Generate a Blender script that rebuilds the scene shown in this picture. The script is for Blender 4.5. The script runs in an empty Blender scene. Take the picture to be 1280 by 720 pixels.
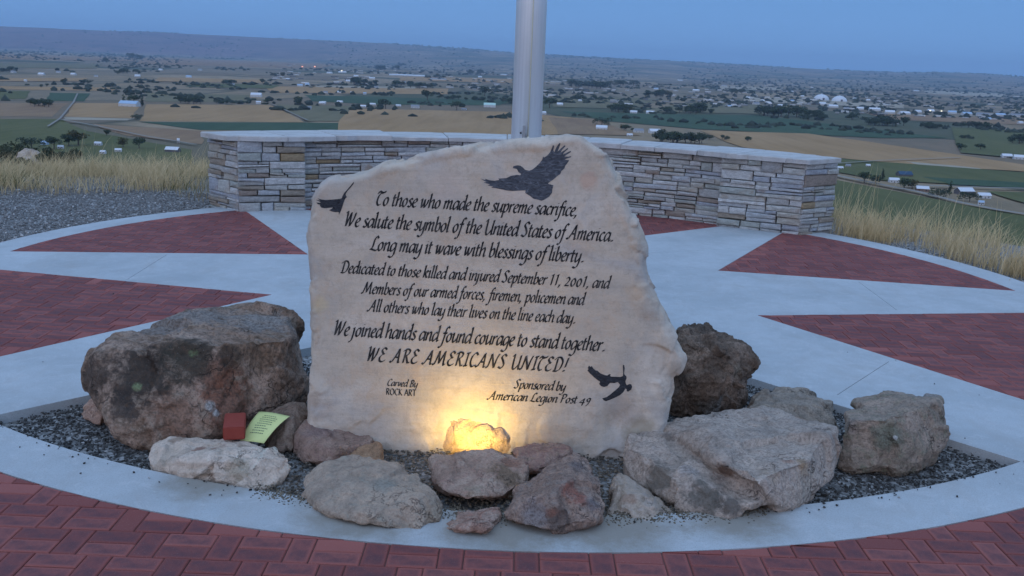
import bpy, bmesh, math, random
import numpy as np
from mathutils import Vector, geometry
from mathutils.bvhtree import BVHTree

random.seed(7); rng = np.random.default_rng(7)
sc = bpy.context.scene
col = sc.collection

# ------------------------------------------------------------------ camera, world, light
FPX, HY, ROLL, CH = 1210.0, 80.0, math.radians(2.25), 1.7
PITCH = math.atan((360 - HY) / FPX)
Fv = Vector((0, math.cos(PITCH), -math.sin(PITCH)))
R0 = Vector((1, 0, 0)); U0 = R0.cross(Fv)
Rv = R0 * math.cos(ROLL) + U0 * math.sin(ROLL)
Uv = -R0 * math.sin(ROLL) + U0 * math.cos(ROLL)
CAM = Vector((0, 0, CH))
cd = bpy.data.cameras.new("camera"); cam = bpy.data.objects.new("camera", cd); col.objects.link(cam)
cd.sensor_width = 36; cd.lens = 36 * FPX / 1280; cd.clip_start = 0.1; cd.clip_end = 150000
from mathutils import Matrix
cam.matrix_world = Matrix(((Rv.x, Uv.x, -Fv.x, 0), (Rv.y, Uv.y, -Fv.y, 0), (Rv.z, Uv.z, -Fv.z, CH), (0, 0, 0, 1)))
sc.camera = cam

SUN_EL, SUN_AZ = math.radians(1.5), math.radians(200)   # afterglow low behind the camera
w = bpy.data.worlds.new("World"); sc.world = w; w.use_nodes = True
nt = w.node_tree; nt.nodes.clear()
tc = nt.nodes.new('ShaderNodeTexCoord'); nv = nt.nodes.new('ShaderNodeVectorMath'); nv.operation = 'NORMALIZE'
nt.links.new(tc.outputs['Generated'], nv.inputs[0]); sp_ = nt.nodes.new('ShaderNodeSeparateXYZ'); nt.links.new(nv.outputs[0], sp_.inputs[0])
def wramp(sock, stops):
    r_ = nt.nodes.new('ShaderNodeValToRGB'); r_.color_ramp.interpolation = 'EASE'; e = r_.color_ramp.elements
    while len(e) < len(stops): e.new(.5)
    for el, (p_, c_) in zip(e, stops): el.position = p_; el.color = (*c_, 1)
    nt.links.new(sock, r_.inputs[0]); return r_.outputs[0]
# twilight dome: even blue in the east, brighter and paler overhead, warm afterglow low in the west (behind the camera)
dome = wramp(sp_.outputs[2], [(0, (.20, .42, .80)), (.10, (.160, .358, .72)), (.40, (.32, .545, 1.0)), (1.0, (.56, .82, 1.28))])
glow = wramp(sp_.outputs[2], [(0, (1.05, .78, .62)), (.25, (.72, .62, .60)), (.7, (.12, .12, .12)), (1.0, (0, 0, 0))])
dt = nt.nodes.new('ShaderNodeVectorMath'); dt.operation = 'DOT_PRODUCT'; nt.links.new(nv.outputs[0], dt.inputs[0])
dt.inputs[1].default_value = (math.sin(SUN_AZ), math.cos(SUN_AZ), 0)
ga = wramp(dt.outputs['Value'], [(0.0, (0, 0, 0)), (1.0, (1, 1, 1))])
wb = nt.nodes.new('ShaderNodeMix'); wb.data_type = 'RGBA'; wb.blend_type = 'MULTIPLY'; wb.inputs[0].default_value = 1
nt.links.new(ga, wb.inputs[6]); nt.links.new(glow, wb.inputs[7])
ad = nt.nodes.new('ShaderNodeMix'); ad.data_type = 'RGBA'; ad.blend_type = 'ADD'; ad.inputs[0].default_value = 1
nt.links.new(dome, ad.inputs[6]); nt.links.new(wb.outputs[2], ad.inputs[7])
bg = nt.nodes.new('ShaderNodeBackground'); bg.inputs[1].default_value = 1.0
wo = nt.nodes.new('ShaderNodeOutputWorld')
nt.links.new(ad.outputs[2], bg.inputs[0]); nt.links.new(bg.outputs[0], wo.inputs[0])
sd = bpy.data.lights.new("sun", 'SUN'); sd.energy = 0.22; sd.angle = math.radians(35); sd.color = (1.0, 0.80, 0.66)
so = bpy.data.objects.new("sun", sd); col.objects.link(so)
sdir = Vector((math.sin(SUN_AZ) * 1.0, math.cos(SUN_AZ), math.tan(math.radians(14))))
so.rotation_euler = sdir.to_track_quat('Z', 'Y').to_euler(); so.location = (0, -5, 8)
sc.view_settings.view_transform = 'Standard'; sc.view_settings.look = 'None'; sc.view_settings.gamma = 1
sc.view_settings.exposure = 0.0
sc.cycles.use_denoising = True
sc.cycles.volume_bounces = 0
sc.cycles.max_bounces = 5

# ------------------------------------------------------------------ helpers
def ray(px, py): return Fv * FPX + Rv * (px - 640) + Uv * (360 - py)
def G(px, py, z=0.0):
    d = ray(px, py); return CAM + d * ((z - CH) / d.z)
def D(px, py, Y):
    d = ray(px, py); return CAM + d * (Y / d.y)
def hline(px): return 80 + (px - 640) * math.tan(ROLL)

def empty(name, loc=(0, 0, 0)):
    o = bpy.data.objects.new(name, None); o.empty_display_size = 0.1; o.location = loc; col.objects.link(o); return o
def tag(o, label=None, cat=None, group=None, kind=None):
    if label: o['label'] = label
    if cat: o['category'] = cat
    if group: o['group'] = group
    if kind: o['kind'] = kind
    return o
def mesh_obj(name, verts, faces, mats=None, parent=None, smooth=False, origin=None, midx=None, colors=None):
    me = bpy.data.meshes.new(name)
    if origin is not None:
        ox, oy, oz = origin; verts = [(v[0] - ox, v[1] - oy, v[2] - oz) for v in verts]
    me.from_pydata([tuple(v) for v in verts], [], [tuple(f) for f in faces])
    finish(me, mats, smooth, midx, colors)
    o = bpy.data.objects.new(name, me); col.objects.link(o)
    if parent: o.parent = parent
    if origin is not None:
        o.location = Vector(origin) - (Vector(parent.location) if parent else Vector())
    elif parent: o.location = -Vector(parent.location)
    return o
def finish(me, mats, smooth, midx, colors):
    if mats is not None:
        for m in (mats if isinstance(mats, (list, tuple)) else [mats]): me.materials.append(m)
    if midx is not None: me.polygons.foreach_set('material_index', np.asarray(midx, dtype=np.int32))
    if smooth: me.polygons.foreach_set('use_smooth', np.ones(len(me.polygons), dtype=bool))
    if colors is not None:
        a = me.color_attributes.new('tint', 'FLOAT_COLOR', 'POINT')
        c = np.ones((len(me.vertices), 4), dtype=np.float32); c[:, :3] = colors; a.data.foreach_set('color', c.ravel())
    me.update()
def np_mesh(name, V, F, mats=None, parent=None, smooth=False, colors=None, midx=None):
    """V (n,3), F (m,k) numpy arrays"""
    me = bpy.data.meshes.new(name); k = F.shape[1]
    me.vertices.add(len(V)); me.vertices.foreach_set('co', np.asarray(V, dtype=np.float32).ravel())
    me.loops.add(F.size); me.loops.foreach_set('vertex_index', F.astype(np.int32).ravel())
    me.polygons.add(len(F)); me.polygons.foreach_set('loop_start', (np.arange(len(F)) * k).astype(np.int32))
    me.update(calc_edges=True); finish(me, mats, smooth, midx, colors)
    o = bpy.data.objects.new(name, me); col.objects.link(o)
    if parent: o.parent = parent; o.location = -Vector(parent.location)
    return o

# numpy value noise
def _h(ix, iy, iz, s):
    n = (ix * 374761393 + iy * 668265263 + iz * 2147483647 + s * 1274126177) & 0xffffffff
    n = ((n ^ (n >> 13)) * 1274126177) & 0xffffffff
    n = ((n ^ (n >> 15)) * 2246822519) & 0xffffffff
    return ((n ^ (n >> 16)) & 0xffff) / 32767.5 - 1
def vnoise(P, s=0):
    I = np.floor(P).astype(np.int64); f = P - I; f = f * f * (3 - 2 * f); r = 0
    for dx in (0, 1):
        for dy in (0, 1):
            for dz in (0, 1):
                wgt = (f[:, 0] if dx else 1 - f[:, 0]) * (f[:, 1] if dy else 1 - f[:, 1]) * (f[:, 2] if dz else 1 - f[:, 2])
                r = r + wgt * _h(I[:, 0] + dx, I[:, 1] + dy, I[:, 2] + dz, s)
    return r
def fbm(P, oct=4, s=0, gain=.5):
    r = 0; a = 1
    for i in range(oct): r = r + a * vnoise(P * (2 ** i) + 17.3 * i, s + i); a *= gain
    return r

# ------------------------------------------------------------------ material helper
class NT:
    def __init__(s, name, rough=.9, spec=.25):
        s.m = bpy.data.materials.new(name); s.m.use_nodes = True; s.t = s.m.node_tree
        s.b = s.t.nodes['Principled BSDF']; s.b.inputs['Roughness'].default_value = rough
        s.b.inputs['Specular IOR Level'].default_value = spec
        s.co = s.n('ShaderNodeTexCoord').outputs['Object']
    def n(s, typ, **kw):
        nd = s.t.nodes.new(typ)
        for k, v in kw.items(): setattr(nd, k, v)
        return nd
    def l(s, a, b): s.t.links.new(a, b)
    def val(s, inp, v):
        if hasattr(v, 'links') or isinstance(v, bpy.types.NodeSocket): s.l(v, inp)
        else: inp.default_value = v
    def noise(s, scale, detail=4, rough=.6, vec=None, dist=0, out=0):
        nd = s.n('ShaderNodeTexNoise'); nd.inputs['Scale'].default_value = scale; nd.inputs['Detail'].default_value = detail
        nd.inputs['Roughness'].default_value = rough; nd.inputs['Distortion'].default_value = dist
        s.l(vec or s.co, nd.inputs['Vector']); return nd.outputs[out]
    def mapping(s, scale=(1, 1, 1), rot=(0, 0, 0), loc=(0, 0, 0), vec=None):
        nd = s.n('ShaderNodeMapping'); nd.inputs['Scale'].default_value = scale; nd.inputs['Rotation'].default_value = rot
        nd.inputs['Location'].default_value = loc; s.l(vec or s.co, nd.inputs['Vector']); return nd.outputs[0]
    def voro(s, scale, vec=None, feature='F1', out='Distance', rnd=1):
        nd = s.n('ShaderNodeTexVoronoi', feature=feature); nd.inputs['Scale'].default_value = scale
        nd.inputs['Randomness'].default_value = rnd; s.l(vec or s.co, nd.inputs['Vector']); return nd.outputs[out]
    def ramp(s, fac, stops, interp='LINEAR'):
        nd = s.n('ShaderNodeValToRGB'); e = nd.color_ramp; e.interpolation = interp
        while len(e.elements) < len(stops): e.elements.new(.5)
        for el, (p, c) in zip(e.elements, stops):
            el.position = p; el.color = (c, c, c, 1) if isinstance(c, (int, float)) else (*c, 1)
        s.l(fac, nd.inputs[0]); return nd.outputs[0]
    def mix(s, f, a, b, blend='MIX'):
        nd = s.n('ShaderNodeMix', data_type='RGBA', blend_type=blend)
        s.val(nd.inputs[0], f)
        for k, v in ((6, a), (7, b)):
            if isinstance(v, tuple): v = (*v, 1) if len(v) == 3 else v
            s.val(nd.inputs[k], v)
        return nd.outputs[2]
    def math(s, op, a, b=0.0):
        nd = s.n('ShaderNodeMath', operation=op); s.val(nd.inputs[0], a); s.val(nd.inputs[1], b); return nd.outputs[0]
    def attr(s, name='tint'):
        nd = s.n('ShaderNodeAttribute'); nd.attribute_name = name; return nd.outputs['Color']
    def rand(s): return s.n('ShaderNodeObjectInfo').outputs['Random']
    def done(s, color, bump=None, dist=.01, strength=1, rough=None):
        if isinstance(color, tuple): s.b.inputs['Base Color'].default_value = (*color, 1)
        else: s.l(color, s.b.inputs['Base Color'])
        if bump is not None:
            bn = s.n('ShaderNodeBump'); bn.inputs['Distance'].default_value = dist; bn.inputs['Strength'].default_value = strength
            s.l(bump, bn.inputs['Height']); s.l(bn.outputs[0], s.b.inputs['Normal'])
        if rough is not None: s.l(rough, s.b.inputs['Roughness'])
        return s.m
def plain(name, c, rough=.85, spec=.25, metal=0, var=.12, scale=8):
    n = NT(name, rough, spec); n.b.inputs['Metallic'].default_value = metal
    f = n.noise(scale, 4)
    return n.done(n.mix(f, tuple(x * (1 - var) for x in c), tuple(min(1, x * (1 + var)) for x in c)))
def tinted(name, rough=.9, mul=1.0, bumps=None, trans=0):
    n = NT(name, rough)
    c = n.mix(n.noise(40, 3), n.attr(), (mul * .6, mul * .6, mul * .6), 'MULTIPLY') if False else n.attr()
    return n.done(c)

# concrete: broom finish, blotches, fine grit
def concrete():
    n = NT('concrete', .92)
    big = n.noise(1.3, 5, .65); mid = n.noise(9, 5, .7); fine = n.noise(160, 3, .6)
    broom = n.noise(60, 2, .5, vec=n.mapping((1, .06, 1), (0, 0, .5)))
    c = n.ramp(big, [(.3, (.365, .395, .40)), (.55, (.455, .485, .49)), (.75, (.51, .54, .545))])
    c = n.mix(n.ramp(mid, [(.45, 0.0), (.75, .35)]), c, (.36, .35, .33))
    c = n.mix(n.ramp(fine, [(.35, .5), (.5, 0.0)]), c, (.3, .29, .28))
    sp = n.ramp(n.voro(26), [(.0, 1.0), (.035, 0.0)]); sel = n.ramp(n.noise(3, 2), [(.52, 0.0), (.6, 1.0)])
    c = n.mix(n.math('MULTIPLY', sp, sel), c, (.06, .055, .05))
    st1 = n.noise(2.2, 7, .72, vec=n.mapping((1, .45, 1), (0, 0, .7)), dist=1.2); c = n.mix(n.ramp(st1, [(.5, 0.0), (.72, .5)]), c, (.37, .355, .33))
    st2 = n.noise(5, 6, .75, dist=2.5); c = n.mix(n.ramp(st2, [(.56, 0.0), (.60, .28), (.64, 0.0)]), c, (.62, .61, .60))
    for (x_, y_, r_) in ((-.55, 3.40, .34), (0, 3.36, .36), (.42, 3.40, .34), (.9, 3.52, .30), (-1.2, 3.66, .26)):     # soil washed onto the ring from the bed
        mp = n.n('ShaderNodeVectorMath', operation='DISTANCE'); n.l(n.co, mp.inputs[0]); mp.inputs[1].default_value = (x_, y_, 0)
        dd = n.math('ADD', n.math('DIVIDE', mp.outputs['Value'], r_), n.math('MULTIPLY', n.math('SUBTRACT', mid, .5), 1.1)); c = n.mix(n.ramp(dd, [(.35, .75), (.9, 0.0)]), c, (.235, .20, .15))
    h = n.mix(.5, fine, broom)
    return n.done(c, h, .004, .5)
M = {}
M['concrete'] = concrete()
def brickmat():
    n = NT('paving_brick', .85)
    r = n.rand(); gen = n.n('ShaderNodeTexCoord').outputs['Generated']
    a = n.attr()                         # R: dark wear towards the middle of the face, G: random tone
    sep = n.n('ShaderNodeSeparateColor'); n.l(a, sep.inputs[0])
    base = n.ramp(sep.outputs[1], [(0, (.215, .064, .055)), (.5, (.27, .08, .068)), (1, (.345, .112, .092))])
    sm = n.noise(14, 5, .7, vec=n.mapping((1, 1, 1)))
    f = n.math('MULTIPLY', sep.outputs[0], n.ramp(sm, [(.35, .2), (.65, 1.0)]))
    c = n.mix(n.math('MULTIPLY', f, .8), base, (.085, .045, .055))
    c = n.mix(n.ramp(n.noise(1.1, 4), [(.42, 0.0), (.75, .35)]), c, (.12, .06, .06))
    c = n.mix(n.ramp(n.noise(220, 2), [(.62, 0.0), (.8, .5)]), c, (.42, .3, .28))
    return n.done(c, n.noise(150, 4), .004, .5)
M['brick'] = brickmat()
M['mortar'] = plain('joint_sand', (.13, .065, .06), scale=60)
def gravelmat(name, base, s=1):
    n = NT(name, .95)
    v = n.voro(70 * s); c1 = n.voro(70 * s, out='Color'); sep = n.n('ShaderNodeSeparateColor'); n.l(c1, sep.inputs[0])
    c = n.ramp(sep.outputs[0], [(0, tuple(x * .45 for x in base)), (.5, base), (.86, tuple(x * 1.5 for x in base)), (1, tuple(x * 2.3 for x in base))])
    c = n.mix(n.ramp(n.noise(2, 4), [(.4, 0.0), (.7, .4)]), c, tuple(x * .7 for x in base))
    return n.done(c, v, .012, .8)
M['gravel_ground'] = gravelmat('grey_gravel', (.24, .235, .225))
M['bed'] = gravelmat('dark_gravel', (.07, .068, .066), 1.2)
M['pebble'] = tinted('pebble')
def grassmat(name='dry_grass'):
    n = NT(name, .8); n.b.inputs['Transmission Weight'].default_value = 0
    c = n.attr(); m = n.done(c)
    tr = n.n('ShaderNodeBsdfTranslucent'); n.l(c, tr.inputs[0]); mx = n.n('ShaderNodeMixShader'); mx.inputs[0].default_value = .3
    out = n.t.nodes['Material Output']; n.l(n.b.outputs[0], mx.inputs[1]); n.l(tr.outputs[0], mx.inputs[2]); n.l(mx.outputs[0], out.inputs[0])
    return m
M['grass'] = grassmat(); M['leaf'] = grassmat('foliage')
M['bark'] = plain('bark', (.10, .075, .055), scale=20)

def rockmat(name, ca, cb, cc=None, scale=6, spots=(), dark=(.05, .045, .04), darkamt=.35, streak=None, bump=.012, edge=None):
    bump *= 1.7; wm = lambda c_: (c_[0] * 1.25, c_[1] * 1.08, c_[2] * .96); ca, cb, cc = wm(ca), wm(cb), (wm(cc) if cc else None)
    """ca/cb mottled by fbm, cc third tone; spots = [(centre, radius, colour, amount)] stains and painted-in shade fixed to the rock (object coords)"""
    n = NT(name, .93, .2)
    f1 = n.noise(scale, 8, .68, dist=.6); f2 = n.noise(scale * 3.1, 6, .7, dist=.3); f3 = n.noise(scale * 14, 4, .7)
    c = n.ramp(f1, [(.30, tuple(x * .6 for x in ca)), (.42, ca), (.60, cb), (.72, tuple(min(.75, x * 1.15) for x in cb))])
    if cc: c = n.mix(n.ramp(f2, [(.5, 0.0), (.66, .85)]), c, cc)
    if streak:
        st = n.noise(scale * 1.5, 6, .7, vec=n.mapping((1, 1, streak[0]), (streak[1], .2, 0)), dist=.8)
        c = n.mix(n.ramp(st, [(.5, 0.0), (.6, .7)]), c, streak[2])
    for (ctr, rad, colr, amt) in spots:
        mp = n.n('ShaderNodeVectorMath', operation='DISTANCE'); n.l(n.co, mp.inputs[0]); mp.inputs[1].default_value = ctr
        dd = n.math('ADD', n.math('DIVIDE', mp.outputs['Value'], rad), n.math('MULTIPLY', n.math('SUBTRACT', f2, .5), 2.2))
        c = n.mix(n.ramp(dd, [(.55, amt), (1.2, 0.0)]), c, n.mix(n.math('MULTIPLY', n.ramp(f3, [(.35, 1.0), (.6, 0.0)]), .5), colr, tuple(x * .5 for x in colr)))
    c = n.mix(n.ramp(f3, [(.34, darkamt), (.52, 0.0)]), c, dark)
    c = n.mix(n.ramp(n.noise(scale * 6, 6, .75, dist=.5), [(.36, min(1, darkamt * 1.2)), (.5, 0.0)]), c, tuple(x * .45 for x in ca))
    cr = n.voro(scale * 1.1, vec=n.mix(.25, n.co, n.noise(scale, 4, .7, out=1)), feature='DISTANCE_TO_EDGE')
    crk = n.ramp(cr, [(0, 1.0), (.025, 0.0)])
    crk = n.math('MULTIPLY', crk, n.ramp(n.noise(scale * .7, 2), [(.5, 0.0), (.62, .7)]))
    c = n.mix(crk, c, dark)
    c = n.mix(n.ramp(n.noise(scale * 40, 2), [(.66, 0.0), (.78, .5)]), c, (.5, .48, .45))
    h = n.math('ADD', n.math('MULTIPLY', f2, .9), n.math('SUBTRACT', n.math('MULTIPLY', f3, .45), n.math('MULTIPLY', crk, .5)))
    return n.done(c, h, bump, 1)

# ------------------------------------------------------------------ paving plaza
CX, CY, RO, RI = 0.0, 7.72, 4.55, 4.25
def circle(r, n=180, a0=0, a1=2 * math.pi): return [Vector((CX + r * math.cos(a0 + (a1 - a0) * i / n), CY + r * math.sin(a0 + (a1 - a0) * i / n))) for i in range(n)]
def dirv(deg): return Vector((math.cos(math.radians(deg)), math.sin(math.radians(deg))))
WEDGE = {'A': ((-1.80, 8.34), 117.4, 188.4), 'C': ((1.80, 8.34), -8.4, 62.6), 'B': ((-1.74, 6.83), 168.3, 236.7),
         'D': ((1.78, 6.78), -57.5, 11.0), 'E': ((0, 8.85), 40.7, 139.3), 'F': ((0, 6.83), 226.8, 312.2)}
def hit(p, d, r):
    q = Vector(p) - Vector((CX, CY)); b = q.dot(d); return Vector(p) + d * (-b + math.sqrt(b * b - q.dot(q) + r * r))
def wedge_poly(k):
    tip, a0, a1 = WEDGE[k]; p0 = hit(tip, dirv(a0), RI); p1 = hit(tip, dirv(a1), RI)
    t0 = math.atan2(p0.y - CY, p0.x - CX); t1 = math.atan2(p1.y - CY, p1.x - CX)
    while t1 < t0: t1 += 2 * math.pi
    N = 40
    return [Vector(tip)] + [Vector((CX + RI * math.cos(t0 + (t1 - t0) * i / N), CY + RI * math.sin(t0 + (t1 - t0) * i / N))) for i in range(N + 1)]
def inside(pt, poly):
    c = False; j = len(poly) - 1
    for i in range(len(poly)):
        a, b = poly[i], poly[j]
        if (a.y > pt.y) != (b.y > pt.y) and pt.x < (b.x - a.x) * (pt.y - a.y) / (b.y - a.y) + a.x: c = not c
        j = i
    return c
polys = {k: wedge_poly(k) for k in WEDGE}
def strip(a, b, wd=.004):
    a = Vector(a[:2]); b = Vector(b[:2]); d = (b - a).normalized(); n = Vector((-d.y, d.x)) * wd / 2
    return [a + n + d * .01, a - n + d * .01, b - n - d * .01, b + n - d * .01]
jl, jr = G(209, 318), G(158, 350)
joints = [strip(jl, jr), strip((-jl.x, jl.y), (-jr.x, jr.y)), strip(G(356, 287), (-1.35, 9.05)), strip((2.15, 9.45), (1.30, 9.05)),
          strip((-2.35, 5.75), (-1.75, 5.15)), strip((2.35, 5.75), (1.8, 5.05)), strip((-.05, 8.7), (-.05, 7.9))]
for a in (20, 35, 150, 165, 203, 337):
    d = dirv(a); joints.append(strip(Vector((CX, CY)) + d * (RI + .0), Vector((CX, CY)) + d * RO))
def sheet(loops, keep, z0, name, mats, thick=0.06, parent=None):
    vs, es = [], []
    for lp in loops:
        b = len(vs); vs += [Vector(p) for p in lp]; es += [(b + i, b + (i + 1) % len(lp)) for i in range(len(lp))]
    V, E_, F_, *_ = geometry.delaunay_2d_cdt(vs, es, [], 0, 1e-5)
    F_ = [f for f in F_ if keep(sum((V[i] for i in f), Vector((0, 0))) / len(f))]
    bm = bmesh.new(); bv = [bm.verts.new((v.x, v.y, z0)) for v in V]
    for f in F_: bm.faces.new([bv[i] for i in f])
    bmesh.ops.delete(bm, geom=[v for v in bm.verts if not v.link_faces], context='VERTS')
    bmesh.ops.recalc_face_normals(bm, faces=bm.faces)
    if bm.faces[:] and sum(f.normal.z for f in bm.faces) < 0: bmesh.ops.reverse_faces(bm, faces=bm.faces)
    be = [e for e in bm.edges if e.is_boundary]
    if thick:
        r = bmesh.ops.extrude_edge_only(bm, edges=be)
        for v in r['geom']:
            if isinstance(v, bmesh.types.BMVert): v.co.z = z0 - thick
    me = bpy.data.meshes.new(name); bm.to_mesh(me); bm.free(); me.materials.append(mats)
    o = bpy.data.objects.new(name, me); col.objects.link(o)
    if parent: o.parent = parent
    return o
ctr = Vector((CX, CY))
sheet([circle(RO)] + list(polys.values()) + joints,
      lambda c: (c - ctr).length < RO and not any(inside(c, p) for p in polys.values()) and not any(inside(c, j) for j in joints),
      0, 'concrete_paving', M['concrete'])['kind'] = 'structure'
tag(bpy.data.objects['concrete_paving'], 'pale concrete star and ring laid as a circular plaza', kind='structure')
sb = sheet([circle(RO - .01)] + [polys['F']], lambda c: not inside(c, polys['F']), -.006, 'joint_sand', M['mortar'], 0)
tag(sb, 'dark sand in the joints of the plaza', kind='structure')

# bricks : two lengthwise + one crosswise, rows shifted
BL, BW = .178, .089
def clip(poly, p, n):
    out = []
    for i in range(len(poly)):
        a, b = poly[i], poly[(i + 1) % len(poly)]; da, db = (a - p).dot(n), (b - p).dot(n)
        if da >= 0: out.append(a)
        if (da >= 0) != (db >= 0): out.append(a + (b - a) * (da / (da - db)))
    return out
def cells(x0, x1, y0, y1):
    P = BL + BW; r = int(math.floor(y0 / BL))
    while r * BL < y1:
        k = int(math.floor(x0 / P)) - 1; off = (r % 2) * P * .5
        while k * P + off < x1:
            x = k * P + off; y = r * BL
            yield x, y, BL, BW; yield x, y + BW, BL, BW; yield x + BL, y, BW, BL
            k += 1
        r += 1
def brick_geo(poly, ztop=.0):
    """clipped outline -> verts/faces/tint with a recessed joint, chamfer and slightly uneven top"""
    c = sum(poly, Vector((0, 0))) / len(poly); per = sum((poly[i] - poly[i - 1]).length for i in range(len(poly))); wd_ = 2 * abs(sum(poly[i - 1].x * poly[i].y - poly[i].x * poly[i - 1].y for i in range(len(poly))) / 2) / per; g = min(.002, wd_ * .12); ch = min(.0035, wd_ * .12)
    def inset(am): 
        o = []
        for i, p in enumerate(poly):
            a = (p - poly[i - 1]); b = (poly[(i + 1) % len(poly)] - p)
            if a.length < 1e-5 or b.length < 1e-5: o.append(p + (c - p) * .05); continue
            a.normalize(); b.normalize(); n = Vector((-a.y, a.x)) + Vector((-b.y, b.x)); 
            if n.length < 1e-4: n = Vector((-a.y, a.x))
            n.normalize(); s = max(.4, n.dot(Vector((-a.y, a.x)))); o.append(p + n * (am / s))
        return o
    z = ztop + random.uniform(-.0015, .0015); tone = random.random(); N = len(poly)
    V = [(p.x, p.y, z - .018) for p in inset(g)] + [(p.x, p.y, z - ch) for p in inset(g)] + [(p.x, p.y, z) for p in inset(g + ch)]
    T = [(0, tone, 0)] * (3 * N)
    F = []
    for k in (0, 1):
        for i in range(N): j = (i + 1) % N; F.append((k * N + i, k * N + j, (k + 1) * N + j, (k + 1) * N + i))
    inn = inset(g + ch + .014)
    ok = N == 4 and wd_ > .035 and min((poly[i] - poly[i - 1]).length for i in range(4)) > .05
    if ok:
        V += [(p.x, p.y, z) for p in inn]; T += [(1, tone, 0)] * N
        for i in range(N): j = (i + 1) % N; F.append((2 * N + i, 2 * N + j, 3 * N + j, 3 * N + i))
        F.append(tuple(3 * N + i for i in range(N)))
    else: F.append(tuple(2 * N + i for i in range(N)))
    return V, F, T
def area(p): return abs(sum(p[i - 1].x * p[i].y - p[i].x * p[i - 1].y for i in range(len(p)))) / 2
def ccw(p): return p if sum(p[i - 1].x * p[i].y - p[i].x * p[i - 1].y for i in range(len(p))) > 0 else p[::-1]
def lay(parent, outlines, limit=300, key=None):
    if key: outlines.sort(key=key)
    for p in outlines[:limit]:
        V, F, T = brick_geo(p); c = sum(p, Vector((0, 0))) / len(p)
        mesh_obj('brick', V, F, M['brick'], parent, origin=(c.x, c.y, 0), colors=T)
    if outlines[limit:]:
        VV, FF, TT = [], [], []
        for p in outlines[limit:]:
            V, F, T = brick_geo(p); b = len(VV); VV += V; TT += T; FF += [tuple(i + b for i in f) for f in F]
        o = mesh_obj('more_bricks', VV, FF, M['brick'], parent, colors=TT); o['kind'] = 'stuff'
def far_key(p): c = sum(p, Vector((0, 0))) / len(p); return c.y + abs(c.x) * .0
wl = {'A': 'red brick wedge left of the stone wall, behind', 'B': 'red brick wedge behind the large left boulder', 'C': 'red brick wedge by the right end of the wall',
      'D': 'red brick wedge behind the block rock at right', 'E': 'red brick wedge at the foot of the curved wall'}
for k in 'ABCDE':
    tip, a0, a1 = WEDGE[k]; n0 = dirv(a0 + 90); n1 = dirv(a1 - 90); P = polys[k]
    xs = [p.x for p in P]; ys = [p.y for p in P]; outs = []
    for (x, y, a, b) in cells(min(xs), max(xs), min(ys), max(ys)):
        q = [Vector((x, y)), Vector((x + a, y)), Vector((x + a, y + b)), Vector((x, y + b))]
        q = clip(q, Vector(tip), n0)
        if q: q = clip(q, Vector(tip), n1)
        if not q: continue
        c = sum(q, Vector((0, 0))) / len(q); rd = (c - ctr).normalized()
        if (c - ctr).length > RI - .25: q = clip(q, ctr + rd * RI, -rd)
        if len(q) >= 3 and area(q) > .00006: outs.append(ccw(q))
    r = empty('brick_paving'); tag(r, wl[k], kind='structure'); lay(r, outs, 300, far_key)
r = empty('brick_paving'); tag(r, 'red brick paving in front of the concrete ring', kind='structure')
outs = []
for (x, y, a, b) in cells(-5, 5, .6, 6.0):
    q = [Vector((x, y)), Vector((x + a, y)), Vector((x + a, y + b)), Vector((x, y + b))]
    c = sum(q, Vector((0, 0))) / 4; dl = (c - ctr).length
    if max((v - ctr).length for v in q) < RO + .006: continue
    if dl < RO + .25: 
        out_ = [v for v in q if (v - ctr).length > RO]; rd = (sum(out_, Vector((0, 0))) / len(out_) * .5 + c * .5 - ctr).normalized(); q = clip(q, ctr + rd * (RO + .002), rd)
    if len(q) >= 3 and area(q) > .00006: outs.append(ccw(q))
def view_key(p):
    c = sum(p, Vector((0, 0))) / len(p); v = Vector((c.x, c.y, 0)) - CAM; z = v.dot(Fv)
    X = 640 + FPX * v.dot(Rv) / z; Y = 360 - FPX * v.dot(Uv) / z
    return (0 if (-40 < X < 1320 and Y < 760 and z > 0) else 1, z)
lay(r, outs, 300, view_key)
sheet([[Vector((-5.2, .4)), Vector((5.2, .4)), Vector((5.2, 6.1)), Vector((-5.2, 6.1))], circle(RO - .005)], lambda c: (c - ctr).length > RO - .006, -.006, 'joint_sand', M['mortar'], .1, r)

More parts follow.
